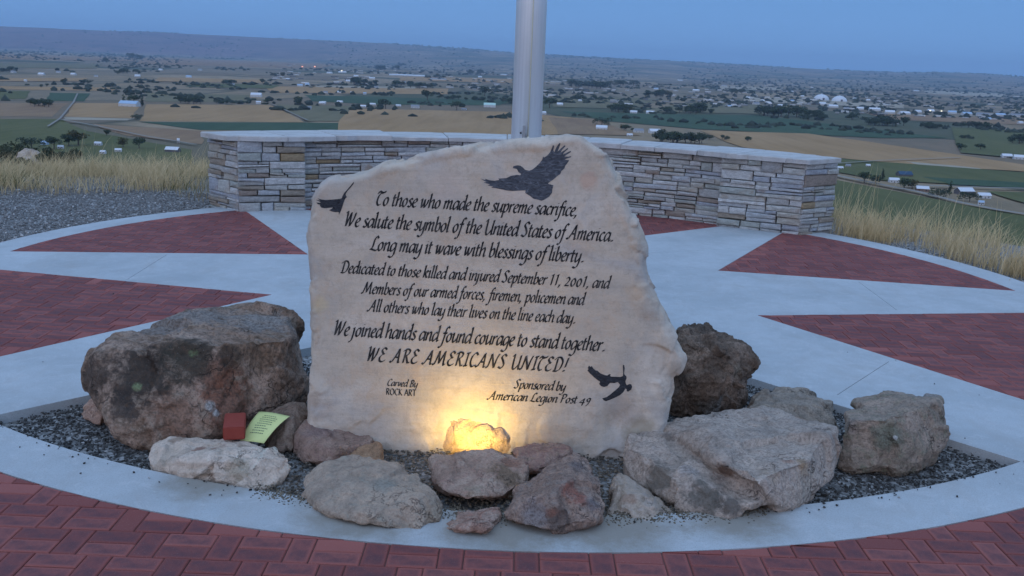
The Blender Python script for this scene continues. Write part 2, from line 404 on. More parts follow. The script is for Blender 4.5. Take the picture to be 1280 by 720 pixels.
# ------------------------------------------------------------------ terrain: hilltop, slope, valley, far hills
RIDGE = [(-900, 19), (0, 19), (100, 19.5), (200, 20), (300, 19.5), (400, 19), (480, 19), (560, 16), (640, 13), (760, 11), (900, 9.5), (1000, 8), (1100, 7.5), (1150, 9), (1200, 9), (1280, 7), (2200, 8)]
def ridge(px): return np.interp(px, [a for a, b in RIDGE], [b for a, b in RIDGE])
def terrain_z(X, Y):
    dx, dy = X - CX, Y - CY; r = np.hypot(dx, dy)
    edge = 6.0 + 3.0 * np.clip(-dx / 8, 0, 1) * (dy > -2)
    front = (dy > -9)
    d = np.maximum(0, np.where(Y > 0, r - edge, 0) * np.clip((Y + 2) / 6, 0, 1))
    z = -.05 - .13 * np.minimum(d, 14) ** 1.15 - .42 * np.maximum(0, d - 14)
    z = np.maximum(z, -130 - 0 * X)
    P = np.stack([X * .004, Y * .004, 0 * X], 1)
    z = np.where((z > -129) & (d > 6), z + 2.0 * vnoise(P * 6) * np.clip((d - 14) / 60, 0, 1), z)
    px = 640 + FPX * X / np.maximum(Y, 1) 
    R = np.hypot(X, Y)
    hillh = 130 + ridge(px) / FPX * 34000
    st_ = np.interp(px, [300, 620], [25000, 13000])
    t = np.clip((R - st_) / (35000 - st_), 0, 1); t = t * t * (3 - 2 * t)
    P2 = np.stack([X / 2200, Y / 2200, 0 * X], 1)
    rough = fbm(P2, 4, 5)
    z = z + np.where(Y > 0, hillh * t * (1 + .16 * rough * (1 - t * .8)), 0)
    P3 = np.stack([X / 1500, Y / 1500, 0 * X], 1)
    z = z + np.where(R > 3000, 4 * vnoise(P3, 3) * np.clip((R - 3000) / 5000, 0, 1) * 0, 0)
    return z
rr = np.concatenate([np.linspace(0, 30, 40), np.geomspace(31, 1200, 70), np.geomspace(1250, 60000, 90)])
th = np.concatenate([np.radians(np.linspace(-40, 40, 220)), np.radians(np.linspace(42, 318, 60))])
TH, RR = np.meshgrid(th, rr); X = RR * np.sin(TH); Y = RR * np.cos(TH)
Z = terrain_z(X.ravel(), Y.ravel()); V = np.stack([X.ravel(), Y.ravel(), Z], 1)
nth = len(th); i, j = np.meshgrid(np.arange(len(rr) - 1), np.arange(nth), indexing='ij'); jn = (j + 1) % nth
F = np.stack([i * nth + j, (i + 1) * nth + j, (i + 1) * nth + jn, i * nth + jn], -1).reshape(-1, 4)[:, ::-1]
def terrain_mat():
    n = NT('valley_land', .95, .1)
    pos = n.n('ShaderNodeNewGeometry').outputs['Position']
    ln = n.n('ShaderNodeVectorMath', operation='LENGTH'); n.l(pos, ln.inputs[0]); R = ln.outputs['Value']
    sx = n.n('ShaderNodeSeparateXYZ'); n.l(pos, sx.inputs[0])
    # field mosaic
    mp = n.mapping((1 / 620, 1 / 900, 1 / 9000), (0, 0, .12), vec=pos)
    vc = n.voro(1, vec=mp, out='Color', rnd=.75); sep = n.n('ShaderNodeSeparateColor'); n.l(vc, sep.inputs[0])
    c = n.ramp(sep.outputs[0], [(0, (.22, .155, .095)), (.2, (.09, .095, .05)), (.3, (.29, .205, .12)), (.45, (.17, .135, .08)), (.6, (.25, .185, .115)), (.76, (.07, .085, .05)), (.85, (.35, .25, .15)), (1, (.20, .15, .10))], 'CONSTANT')
    ed = n.voro(1, vec=mp, feature='DISTANCE_TO_EDGE', rnd=.75); c = n.mix(n.ramp(ed, [(0, .8), (.03, 0.0)]), c, (.035, .045, .025))
    mp2 = n.mapping((1 / 90, 1 / 260, 0), (0, 0, -.2), vec=pos)
    c = n.mix(n.ramp(n.noise(1, 5, .7, vec=mp2), [(.4, 0.0), (.62, .5)]), c, (.13, .11, .07))
    mp3 = n.mapping((1 / 1900, 1 / 3400, 0), vec=pos)       # wooded patches, town
    c = n.mix(n.ramp(n.noise(1, 6, .75, vec=mp3), [(.57, 0.0), (.66, .6)]), c, (.06, .07, .045))
    # bare hills beyond the valley
    hz = n.ramp(n.math('DIVIDE', n.math('ADD', sx.outputs[2], 130), 400), [(.02, 0.0), (.14, 1.0)])
    hm = n.mapping((1 / 900, 1 / 1500, 1 / 120), vec=pos)
    hc = n.ramp(n.noise(1, 6, .65, vec=hm), [(.3, (.05, .035, .035)), (.5, (.17, .09, .075)), (.7, (.25, .14, .105))])
    side = n.ramp(n.math('ADD', n.math('DIVIDE', sx.outputs[0], n.math('MAXIMUM', sx.outputs[1], 1.0)), .5), [(.2, 1.0), (.42, 0.0)])
    far = n.ramp(n.math('DIVIDE', R, 60000), [(.3, 0.0), (.42, 1.0)])
    c = n.mix(n.math('MULTIPLY', n.math('MULTIPLY', hz, side), far), c, hc)
    # near slope: dry scrub
    nr = n.ramp(n.math('DIVIDE', R, 1400), [(.35, 1.0), (.55, 0.0)])
    sc_ = n.ramp(n.noise(.35, 6, .7, vec=pos), [(.35, (.06, .065, .035)), (.55, (.17, .13, .07)), (.7, (.24, .18, .10))])
    c = n.mix(nr, c, sc_)
    top = n.ramp(n.math('DIVIDE', R, 40), [(.30, 1.0), (.42, 0.0)])
    gv = n.voro(60, vec=pos, out='Color'); gs = n.n('ShaderNodeSeparateColor'); n.l(gv, gs.inputs[0])
    gc = n.ramp(gs.outputs[0], [(0, (.11, .108, .10)), (.6, (.23, .225, .215)), (1, (.42, .41, .39))])
    c = n.mix(top, c, gc)
    return n.done(c)
M['terrain'] = terrain_mat()
t = np_mesh('terrain', V, F, M['terrain'], smooth=True); tag(t, 'hilltop, slope and flat farmed valley running to low hills', kind='structure')

# fields that can be told apart, lying on the valley floor
def field_mat(name, c1, c2):
    n = NT(name, .95, .1); pos = n.co
    f = n.noise(1, 5, .65, vec=n.mapping((1 / 150, 1 / 420, 1), (0, 0, .15))); g = n.noise(1, 3, .6, vec=n.mapping((1 / 25, 1 / 400, 1), (0, 0, .25)))
    c = n.mix(n.ramp(f, [(.35, 0.0), (.65, 1.0)]), c1, c2)
    return n.done(n.mix(n.ramp(g, [(.45, 0.0), (.7, .4)]), c, tuple(x * .7 for x in c1)))
FM = {'T': field_mat('stubble_field', (.33, .195, .085), (.40, .245, .12)), 'B': field_mat('ploughed_field', (.24, .145, .08), (.31, .20, .11)),
      'G': field_mat('green_field', (.095, .10, .035), (.14, .13, .05)), 'D': field_mat('crop_field', (.05, .08, .042), (.07, .10, .052)),
      'P': field_mat('pale_field', (.34, .28, .20), (.40, .33, .24)), 'O': field_mat('olive_field', (.15, .13, .07), (.20, .165, .09))}
FIELDS = [('B', [(-60, 129), (84, 129), (68, 146), (-60, 145)]), ('T', [(92, 129), (176, 129), (165, 148), (81, 146)]),
 ('T', [(182, 130.5), (337, 131.5), (381, 153), (176, 151.5)]), ('P', [(83, 146.5), (166, 148.5), (160, 151), (80, 150)]),
 ('G', [(-80, 149), (75, 149), (110, 164), (240, 188), (240, 205), (-80, 205)]), ('D', [(176, 152.5), (463, 154), (463, 164), (250, 163)]),
 ('B', [(112, 155), (253, 164), (252, 181), (160, 170)]), ('D', [(62, 116), (112, 117), (104, 127), (58, 126)]), ('G', [(-40, 113), (40, 114), (30, 124), (-40, 124)]),
 ('O', [(182, 116), (310, 119), (311, 128), (184, 127.5)]), ('T', [(0, 108), (150, 110), (140, 114), (0, 112)]), ('T', [(330, 108), (560, 111), (560, 118), (340, 116)]),
 ('D', [(382, 119), (636, 126), (625, 132), (475, 131), (392, 127)]), ('T', [(432, 136), (630, 140), (720, 148), (760, 167), (640, 170), (421, 163)]),
 ('O', [(340, 131), (440, 133), (425, 152), (384, 152)]), ('P', [(395, 107), (520, 109), (520, 111), (395, 109)]),
 ('B', [(685, 147), (745, 150), (800, 170), (700, 168)]), ('D', [(700, 139.5), (800, 142.5), (950, 145), (1186, 173), (1100, 173), (875, 162), (760, 152)]),
 ('T', [(873, 163.5), (1010, 167.5), (1122, 183), (1290, 208), (1290, 216), (1180, 209), (1062, 200), (927, 185)]),
 ('P', [(1128, 202), (1225, 211), (1225, 213), (1150, 207)]), ('G', [(1020, 197), (1290, 217.5), (1290, 236), (1100, 226), (1040, 215)]),
 ('D', [(1150, 222), (1290, 230), (1290, 236.5), (1190, 232)]), ('G', [(1030, 224), (1290, 273), (1360, 330), (980, 330)]),
 ('G', [(1230, 240), (1340, 243), (1340, 268), (1290, 258)]), ('O', [(860, 128), (1000, 133), (960, 143), (800, 140)]), ('O', [(690, 120), (830, 124), (790, 137), (690, 134)]),
 ('B', [(1080, 141), (1290, 150), (1290, 157), (1110, 150)]), ('T', [(200, 97), (330, 100), (330, 104), (190, 102)]), ('G', [(240, 104), (350, 107), (340, 111), (230, 109)]),
 ('B', [(-60, 66), (170, 72), (170, 77), (-60, 73)]), ('T', [(-40, 98), (110, 98), (100, 102), (-40, 102)]), ('B', [(180, 72), (420, 80), (400, 86), (170, 80)]), ('O', [(-60, 78), (130, 80), (120, 86), (-60, 85)]),
 ('G', [(1190, 160), (1290, 164), (1290, 200), (1200, 192)]), ('P', [(900, 108), (980, 110), (975, 113), (900, 112)]), ('P', [(930, 121), (1130, 131), (1130, 136), (930, 127)]), ('P', [(1150, 112), (1260, 116), (1250, 122), (1160, 117)]),
 ('T', [(500, 96), (640, 99), (640, 104), (500, 101)])]
ZV = -130.0
for k, (c, pts) in enumerate(FIELDS):
    q = []
    for i in range(len(pts)):
        a, b = pts[i], pts[(i + 1) % len(pts)]
        for s in (0, .34, .67):
            p = G(a[0] + (b[0] - a[0]) * s, a[1] + (b[1] - a[1]) * s, ZV); q.append(p)
    r_ = sum((p.length for p in q), 0) / len(q)
    q = [(p.x + random.uniform(-4, 4), p.y + random.uniform(-4, 4), ZV + .3 + .05 * k) for p in q]
    o = mesh_obj('field', q, [tuple(range(len(q)))], FM[c], origin=tuple(sum((Vector(p) for p in q), Vector()) / len(q)))
    if o.data.polygons[0].normal.z < 0: o.data.flip_normals()
    tag(o, kind='structure')
M['dirt_road'] = plain('dirt_road', (.25, .22, .18), scale=.02)
def road(pts, wd, z):
    P = [G(a, b, ZV) for a, b in pts]; V, F = [], []
    for i, p in enumerate(P):
        d = (P[min(i + 1, len(P) - 1)] - P[max(i - 1, 0)]).normalized(); nrm = Vector((-d.y, d.x, 0)) * wd / 2
        V += [(p.x - nrm.x, p.y - nrm.y, z), (p.x + nrm.x, p.y + nrm.y, z)]
    for i in range(len(P) - 1): F.append((2 * i, 2 * i + 2, 2 * i + 3, 2 * i + 1))
    o = mesh_obj('road', V, F, M['dirt_road']); 
    if o.data.polygons[0].normal.z < 0: o.data.flip_normals()
    tag(o, kind='structure'); return o
road([(1020, 214), (1046, 222), (1100, 233), (1150, 243), (1200, 256), (1250, 266), (1330, 278)], 9, ZV + 3)
road([(1130, 234.5), (1190, 235.5), (1240, 237.5), (1340, 240)], 8, ZV + 3.3)
road([(60, 160), (75, 150), (92, 129), (97, 118)], 4, ZV + 3.1); road([(75, 151), (120, 159), (180, 172), (245, 183)], 5, ZV + 3.2)
road([(340, 131), (384, 152)], 4, ZV + 3.3)
road([(1000, 210), (1100, 203), (1200, 199)], 5, ZV + 3.5)

# ------------------------------------------------------------------ trees
def leaf_cloud(lobes, n, size, c0, c1, seed, flat=.8):
    g = np.random.default_rng(seed); L = np.array([l[:3] for l in lobes], float); Rr = np.array([l[3] for l in lobes], float)
    k = g.choice(len(lobes), n, p=Rr ** 2 / (Rr ** 2).sum()); d = g.normal(size=(n, 3)); d /= np.linalg.norm(d, axis=1)[:, None]
    rad = Rr[k] * (g.uniform(.35, 1.05, n) ** .5); P = L[k] + d * rad[:, None] * np.array([1, 1, flat])
    a = g.normal(size=(n, 3)); a /= np.linalg.norm(a, axis=1)[:, None]; b = np.cross(a, g.normal(size=(n, 3))); b /= np.linalg.norm(b, axis=1)[:, None]
    s = size * g.uniform(.5, 1.3, n)[:, None]
    V = np.stack([P - a * s, P - b * s * .6, P + a * s, P + b * s * .6], 1).reshape(-1, 3); F = np.arange(4 * n).reshape(-1, 4)
    t = g.uniform(0, 1, n)[:, None]; lobe_t = g.uniform(.75, 1.25, len(lobes))[k][:, None]
    C = (np.array(c0) * (1 - t) + np.array(c1) * t) * lobe_t
    return V, F, np.repeat(C, 4, axis=0)
def tube(pts, rads, seg=6):
    V, F = [], []
    for i, p in enumerate(pts):
        p = Vector(p); d = (Vector(pts[min(i + 1, len(pts) - 1)]) - Vector(pts[max(0, i - 1)])).normalized()
        a = d.cross(Vector((0, 1, .3))).normalized(); b = d.cross(a)
        for s in range(seg):
            an = 2 * math.pi * s / seg; V.append(tuple(p + (a * math.cos(an) + b * math.sin(an)) * rads[i]))
    for i in range(len(pts) - 1):
        for s in range(seg): s2 = (s + 1) % seg; F.append((i * seg + s, i * seg + s2, (i + 1) * seg + s2, (i + 1) * seg + s))
    F.append(tuple(range(seg))[::-1]); F.append(tuple(range((len(pts) - 1) * seg, len(pts) * seg)))
    return V, F
def merge(parts):
    VV, FF = [], []
    for V, F in parts: b = len(VV); VV += [tuple(v) for v in V]; FF += [tuple(i + b for i in f) for f in F]
    return VV, FF
TREES = []
def tree_meshes(kind, seed, n, size):
    g = random.Random(seed)
    if kind == 'round': lobes = [(g.uniform(-.28, .28), g.uniform(-.28, .28), g.uniform(.4, .82), g.uniform(.16, .27)) for _ in range(8)]; cs = ((.035, .05, .025), (.09, .115, .055))
    elif kind == 'tall': lobes = [(g.uniform(-.06, .06), g.uniform(-.06, .06), .2 + .1 * i, .15 - .013 * i) for i in range(8)]; cs = ((.035, .05, .025), (.09, .115, .055))
    elif kind == 'wide': lobes = [(g.uniform(-.6, .6), g.uniform(-.4, .4), g.uniform(.35, .75), g.uniform(.18, .28)) for _ in range(12)]; cs = ((.035, .048, .028), (.085, .105, .055))
    else: lobes = [(g.uniform(-.25, .25), g.uniform(-.25, .25), g.uniform(.4, .78), g.uniform(.18, .27)) for _ in range(8)]; cs = ((.07, .065, .02), (.14, .12, .04))
    V, F, C = leaf_cloud(lobes, n, size, *cs, seed)
    me = bpy.data.meshes.new('crown'); me.from_pydata(V.tolist(), [], F.tolist()); finish(me, M['leaf'], False, None, C)
    limbs = [tube([(0, 0, -.02), (.01, 0, .25), (0, .01, .6)], [.035, .026, .01], 5)]
    for a in range(4): an = a * 1.6 + g.random(); limbs.append(tube([(0, 0, .2 + .07 * a), (.14 * math.cos(an), .14 * math.sin(an), .4 + .08 * a), (.24 * math.cos(an), .24 * math.sin(an), .55 + .06 * a)], [.016, .01, .004], 4))
    V2, F2 = merge(limbs); tr = bpy.data.meshes.new('trunk'); tr.from_pydata(V2, [], F2); finish(tr, M['bark'], False, None, None)
    # one-mesh version for the far ones
    one = bpy.data.meshes.new('far_tree'); b = len(V); one.from_pydata(V.tolist() + V2, [], F.tolist() + [tuple(i + b for i in f) for f in F2])
    finish(one, [M['leaf'], M['bark']], False, [0] * len(F) + [1] * len(F2), np.concatenate([C, np.full((len(V2), 3), .08)]))
    return me, tr, one
KIND = {k: [tree_meshes(k, 10 * i + s, nn, sz) for s in range(3)] for i, (k, nn, sz) in enumerate((('round', 520, .06), ('tall', 360, .045), ('wide', 560, .065), ('gold', 520, .06)))}
KL = {'round': 'round dark green tree', 'tall': 'narrow upright tree', 'wide': 'broad spreading dark tree', 'gold': 'yellowish olive tree'}
def place_tree(px, py, hpx, kind='round', label=None, group=None, parts=False):
    p = G(px, py, ZV); s = hpx * (p - CAM).dot(Fv) / FPX; me, tr, one = random.choice(KIND[kind]); rz = random.uniform(0, 6.28)
    s *= 1.08; wf_ = 1.0 if kind == 'tall' else random.uniform(1.15, 1.6); sc3 = (s * wf_, s * wf_, s)
    if parts:
        r = empty('tree', p); r.rotation_euler.z = rz; r.scale = sc3
        for nm, m_ in (('trunk', tr), ('crown', me)): o = bpy.data.objects.new(nm, m_); o.parent = r; col.objects.link(o)
    else:
        r = bpy.data.objects.new('tree', one); r.location = p; r.rotation_euler.z = rz; r.scale = sc3; col.objects.link(r)
    tag(r, label or KL[kind] + ' standing out in the farmed valley', 'tree', group or 'trees out in the valley')
    return r
NEAR_TREES = [(1080, 229, 15, 'round', 'round tree beside the sheds just past the wall end'), (1094, 232, 14, 'round', 'fuller tree right of the round tree past the wall end'),
 (1103, 225, 14, 'tall', 'slim dark tree behind the white sheds past the wall end'), (1130, 237, 15, 'round', 'dark tree left of the white roofed farmhouse'), (1140, 236, 12, 'gold', 'low olive bush-like tree against the white roofed farmhouse'),
 (1186.5, 244, 17, 'tall', 'lone upright tree right of the white roofed farmhouse'), (1172, 247, 11, 'wide', 'reddish dark hedge tree below the upright tree'), (1212, 252, 12, 'wide', 'dark trees under the long white barns'),
 (1201, 188, 9, 'round', 'left one of two round trees in the right green field'), (1225, 188, 9, 'round', 'right one of two round trees in the right green field'),
 (133, 170, 8, 'round', 'small lone dark tree in the field left of the wall'), (98, 182, 20, 'gold', 'large yellowing tree among the farm sheds at left'), (86, 183, 15, 'round', 'dark tree left of the yellowing tree'),
 (68, 187, 16, 'round', 'dark tree right of the blue grey shed'), (40, 186, 14, 'wide', 'spreading tree left of the blue grey shed'), (174, 186, 15, 'round', 'green tree right of the white domed sheds'), (154, 184, 12, 'gold', 'small golden tree above the white arched shed'),
 (375, 133, 12, 'round', 'bushy dark tree left of the farm cluster'), (155, 132, 14, 'tall', 'upright tree at the left edge of the blue roofed barn'), (178, 133, 14, 'tall', 'upright tree at the right edge of the blue roofed barn'),
 (167, 130, 12, 'round', 'round tree behind the blue roofed barn'), (482, 136, 12, 'round', 'round dark tree left of the pale farmhouse by the pole'), (571, 138, 12, 'round', 'round dark tree near the pale green roofed barn'),
 (534, 126, 13, 'round', 'dark tree by the green strip left of the pole'), (606, 120, 12, 'round', 'dark tree just left of the flagpole'), (171, 150, 7, 'wide', 'low dark clump at the corner of the tan field'),
 (334, 130, 6, 'round', 'small tree beside the white gabled barn'), (752, 157, 10, 'wide', 'dark tree behind the large white farmhouse'), (687, 135, 13, 'round', 'dark tree just right of the flagpole')]
for (a, b, h, k, lb) in NEAR_TREES: place_tree(a, b, h, k, lb, parts=True, group='trees around the valley farms')
CLUMPS = [(30, 62, 133, 6, 9), (34, 60, 131, 5, 8), (72, 118, 105, 8, 6), (32, 60, 109, 5, 5), (145, 180, 93, 8, 7), (225, 258, 130, 8, 10), (262, 290, 130, 5, 6), (278, 298, 106, 5, 8), (325, 345, 104, 5, 6), (165, 188, 75, 4, 8), (130, 142, 78, 3, 6),
 (168, 190, 110, 4, 4), (130, 150, 76, 3, 4), (0, 35, 90, 9, 6), (340, 365, 96, 4, 6), (440, 480, 107, 10, 10), (490, 545, 110, 12, 9), (460, 500, 88, 9, 6), (530, 560, 98, 6, 6), (585, 604, 93, 5, 6), (500, 520, 84, 4, 5),
 (545, 580, 125, 8, 7), (580, 640, 128, 8, 8), (760, 790, 140, 9, 10), (700, 760, 110, 14, 10), (760, 800, 108, 10, 7), (803, 838, 122, 10, 9), (830, 890, 143, 8, 10), (822, 880, 179, 14, 15), (775, 800, 164, 5, 8),
 (830, 842, 140, 3, 8), (864, 888, 141, 7, 12), (948, 1000, 146, 16, 14), (1000, 1030, 150, 9, 11), (1055, 1068, 150, 4, 8), (1080, 1130, 157, 16, 13), (1155, 1185, 161, 8, 9), (1200, 1235, 161, 8, 9), (1190, 1215, 175, 4, 6), (1262, 1280, 180, 5, 14),
 (700, 745, 125, 8, 6), (905, 945, 117, 9, 6), (880, 940, 176, 10, 7), (990, 1060, 108, 16, 7), (1070, 1150, 115, 18, 8), (1060, 1180, 133, 22, 9), (1180, 1280, 142, 18, 9), (840, 900, 105, 12, 7)]
tot = 0
LM = [(320, 117, 'white gabled barn'), (162, 130, 'blue roofed barn'), (98, 180, 'left farm sheds'), (385, 85, 'reddish floodlights'), (415, 130, 'middle left farm cluster'), (612, 131, 'pale green barn'), (752, 158, 'large white farmhouse'),
      (1038, 122, 'white domes'), (1170, 139, 'commercial row'), (1152, 236, 'roadside farmhouse'), (1213, 188, 'two field trees'), (950, 165, 'long tan field'), (900, 148, 'long green field'), (30, 88, 'far left farms'), (240, 92, 'upper left brown fields'), (510, 95, 'long pale sheds'), (660, 100, 'flagpole'), (790, 92, 'long white warehouses')]
def where(x, y):
    d, lx, ly, nm = min(((x - a) ** 2 + (3 * (y - b)) ** 2, a, b, c_) for a, b, c_ in LM)
    h_ = '' if abs(x - lx) < 12 else ('left of' if x < lx else 'right of'); v_ = '' if abs(y - ly) < 5 else ('above' if y < ly else 'below')
    return (((v_ + ' and ') if v_ and h_ else v_) + h_ or 'at') + ' the ' + nm
for (x0, x1, y, n_, h) in CLUMPS:
    spot = where((x0 + x1) / 2, y)
    for _ in range(int(n_ * .9)):
        if tot >= 268: break
        x = random.uniform(x0, x1); yy = y + (x - (x0 + x1) / 2) * .04 + random.uniform(-1.2, .8)
        place_tree(x, yy, h * random.uniform(.6, 1.05), random.choice(['round', 'round', 'wide', 'gold' if random.random() < .2 else 'round']),
                   'dark tree in the clump ' + spot, 'trees in the valley clumps'); tot += 1
# the uncountable wooded speckle beyond
N = 9000; g = rng
pxs = g.uniform(-150, 1430, N); base = 80 + (pxs - 640) * math.tan(ROLL)
u = g.uniform(0, 1, N); dep = 4.5 + 62 * u ** 2.3
dens = vnoise(np.stack([pxs / 90, dep / 3.2, 0 * pxs], 1), 9) * .5 + .5
bias = np.clip((pxs - 250) / 700, 0, 1) * np.exp(-((dep - 22) / 24) ** 2) * .38
keep = dens + bias > .60 - .08 * (dep < 14); pxs, base, dep = pxs[keep], base[keep], dep[keep]
n_ = len(pxs); dist = 130 * FPX / dep * .985
P = np.stack([(pxs - 640) / FPX * dist, dist, np.full(n_, ZV)], 1)
s = g.uniform(4, 8.5, n_) * (1 + dist / 11000)
Pz = terrain_z(P[:, 0], P[:, 1]); P[:, 2] = Pz
ico = np.array([(0, 0, 1), (.9, 0, .45), (.28, .85, .45), (-.72, .53, .45), (-.72, -.53, .45), (.28, -.85, .45), (.72, .53, -.1), (-.28, .85, -.1), (-.9, 0, -.1), (-.28, -.85, -.1), (.72, -.53, -.1)])
icf = np.array([(0, 1, 2), (0, 2, 3), (0, 3, 4), (0, 4, 5), (0, 5, 1), (1, 6, 2), (2, 7, 3), (3, 8, 4), (4, 9, 5), (5, 10, 1), (2, 6, 7), (3, 7, 8), (4, 8, 9), (5, 9, 10), (1, 10, 6)])
Vb = ico[None] * (1 + .35 * g.uniform(-1, 1, (n_, 11, 1))) * s[:, None, None] * np.stack([g.uniform(.9, 1.7, n_), g.uniform(.9, 1.7, n_), g.uniform(.8, 1.4, n_)], 1)[:, None] + P[:, None]
Cb = np.repeat(g.uniform(.6, 1.4, (n_, 1)) * np.array([.05, .06, .038]), 11, axis=0)
o = np_mesh('distant_woods', Vb.reshape(-1, 3), (icf[None] + 11 * np.arange(n_)[:, None, None]).reshape(-1, 3), M['leaf'], colors=Cb)
tag(o, 'dark woods and shelter belts speckling the far valley', kind='stuff')

# ------------------------------------------------------------------ buildings of the valley
M['white_wall'] = plain('white_siding', (.55, .55, .54)); M['white_roof'] = plain('white_metal_roof', (.62, .64, .66), .6)
M['grey_roof'] = plain('grey_roof', (.25, .26, .28)); M['blue_roof'] = plain('blue_roof', (.045, .085, .14)); M['green_roof'] = plain('pale_green_roof', (.45, .62, .55))
M['bluegrey'] = plain('bluegrey_roof', (.35, .47, .60)); M['dark_wall'] = plain('dark_wall', (.12, .11, .11)); M['window'] = plain('window_glass', (.03, .035, .045), .2, .5); M['brown_wall'] = plain('brown_wall', (.2, .13, .1))
def gable(L, W, H, R):
    x, y = L / 2, W / 2
    wv = [(-x, -y, -1), (x, -y, -1), (x, y, -1), (-x, y, -1), (-x, -y, H), (x, -y, H), (x, y, H), (-x, y, H), (-x, 0, H + R), (x, 0, H + R)]
    wf = [(0, 1, 5, 4), (2, 3, 7, 6), (1, 2, 6, 9, 5), (3, 0, 4, 8, 7)]
    o = .4 * min(1, W / 8); h0 = H - o * R / y; e = .25
    rv = []
    for dz in (.05, .05 + e):
        rv += [(-x - o, -y - o, h0 + dz), (x + o, -y - o, h0 + dz), (x + o, 0, H + R + dz), (-x - o, 0, H + R + dz), (x + o, y + o, h0 + dz), (-x - o, y + o, h0 + dz)]
    rf = [(6, 7, 8, 9), (9, 8, 10, 11), (0, 3, 2, 1), (3, 5, 4, 2), (0, 1, 7, 6), (5, 11, 10, 4), (1, 2, 8, 7), (2, 4, 10, 8), (0, 6, 9, 3), (3, 9, 11, 5)]
    return (wv, wf), (rv, rf)
def boxg(x0, x1, y0, y1, z0, z1):
    v = [(x0, y0, z0), (x1, y0, z0), (x1, y1, z0), (x0, y1, z0), (x0, y0, z1), (x1, y0, z1), (x1, y1, z1), (x0, y1, z1)]
    return v, [(0, 3, 2, 1), (4, 5, 6, 7), (0, 1, 5, 4), (1, 2, 6, 5), (2, 3, 7, 6), (3, 0, 4, 7)]
def building(px, py, wpx, label, wall='white_wall', roof='grey_roof', ratio=.6, hh=3.2, rr_=2.2, rot=None, detail=True, name='farmhouse', cat='house', group='farm buildings in the valley', name_parts=True):
    p = G(px, py, ZV); L = wpx * (p - CAM).dot(Fv) / FPX; rz = random.uniform(-.35, .35) if rot is None else rot
    W = L * ratio; hh = max(hh, min(7, L * .2)) if L < 60 else 7; rr_ = max(rr_, min(6, W * .32)); (wv, wf), (rv, rf) = gable(L, W, hh, rr_)
    if detail:
        r = empty(name, p); r.rotation_euler.z = rz
        def ch(n_, v, f, m):
            me = bpy.data.meshes.new(n_); me.from_pydata(v, [], f); finish(me, M[m], False, None, None); o = bpy.data.objects.new(n_, me); o.parent = r; col.objects.link(o); return o
        ch('wall', wv, wf, wall); ch('roof', rv, rf, roof)
        for fx in (-.3, .28): ch('window', *boxg(L * fx - .7, L * fx + .7, -W / 2 - .08, -W / 2 + .1, 1.1, 2.3), 'window')
        ch('door', *boxg(-.5, .5, -W / 2 - .08, -W / 2 + .1, 0, 2.1), 'dark_wall')
    else:
        V_, F_ = merge([(wv, wf), (rv, rf)]); me = bpy.data.meshes.new(name); me.from_pydata(V_, [], F_)
        finish(me, [M[wall], M[roof]], False, [0] * len(wf) + [1] * len(rf), None); r = bpy.data.objects.new(name, me); r.location = p; r.rotation_euler.z = rz; col.objects.link(r)
    tag(r, label, cat, group); return r
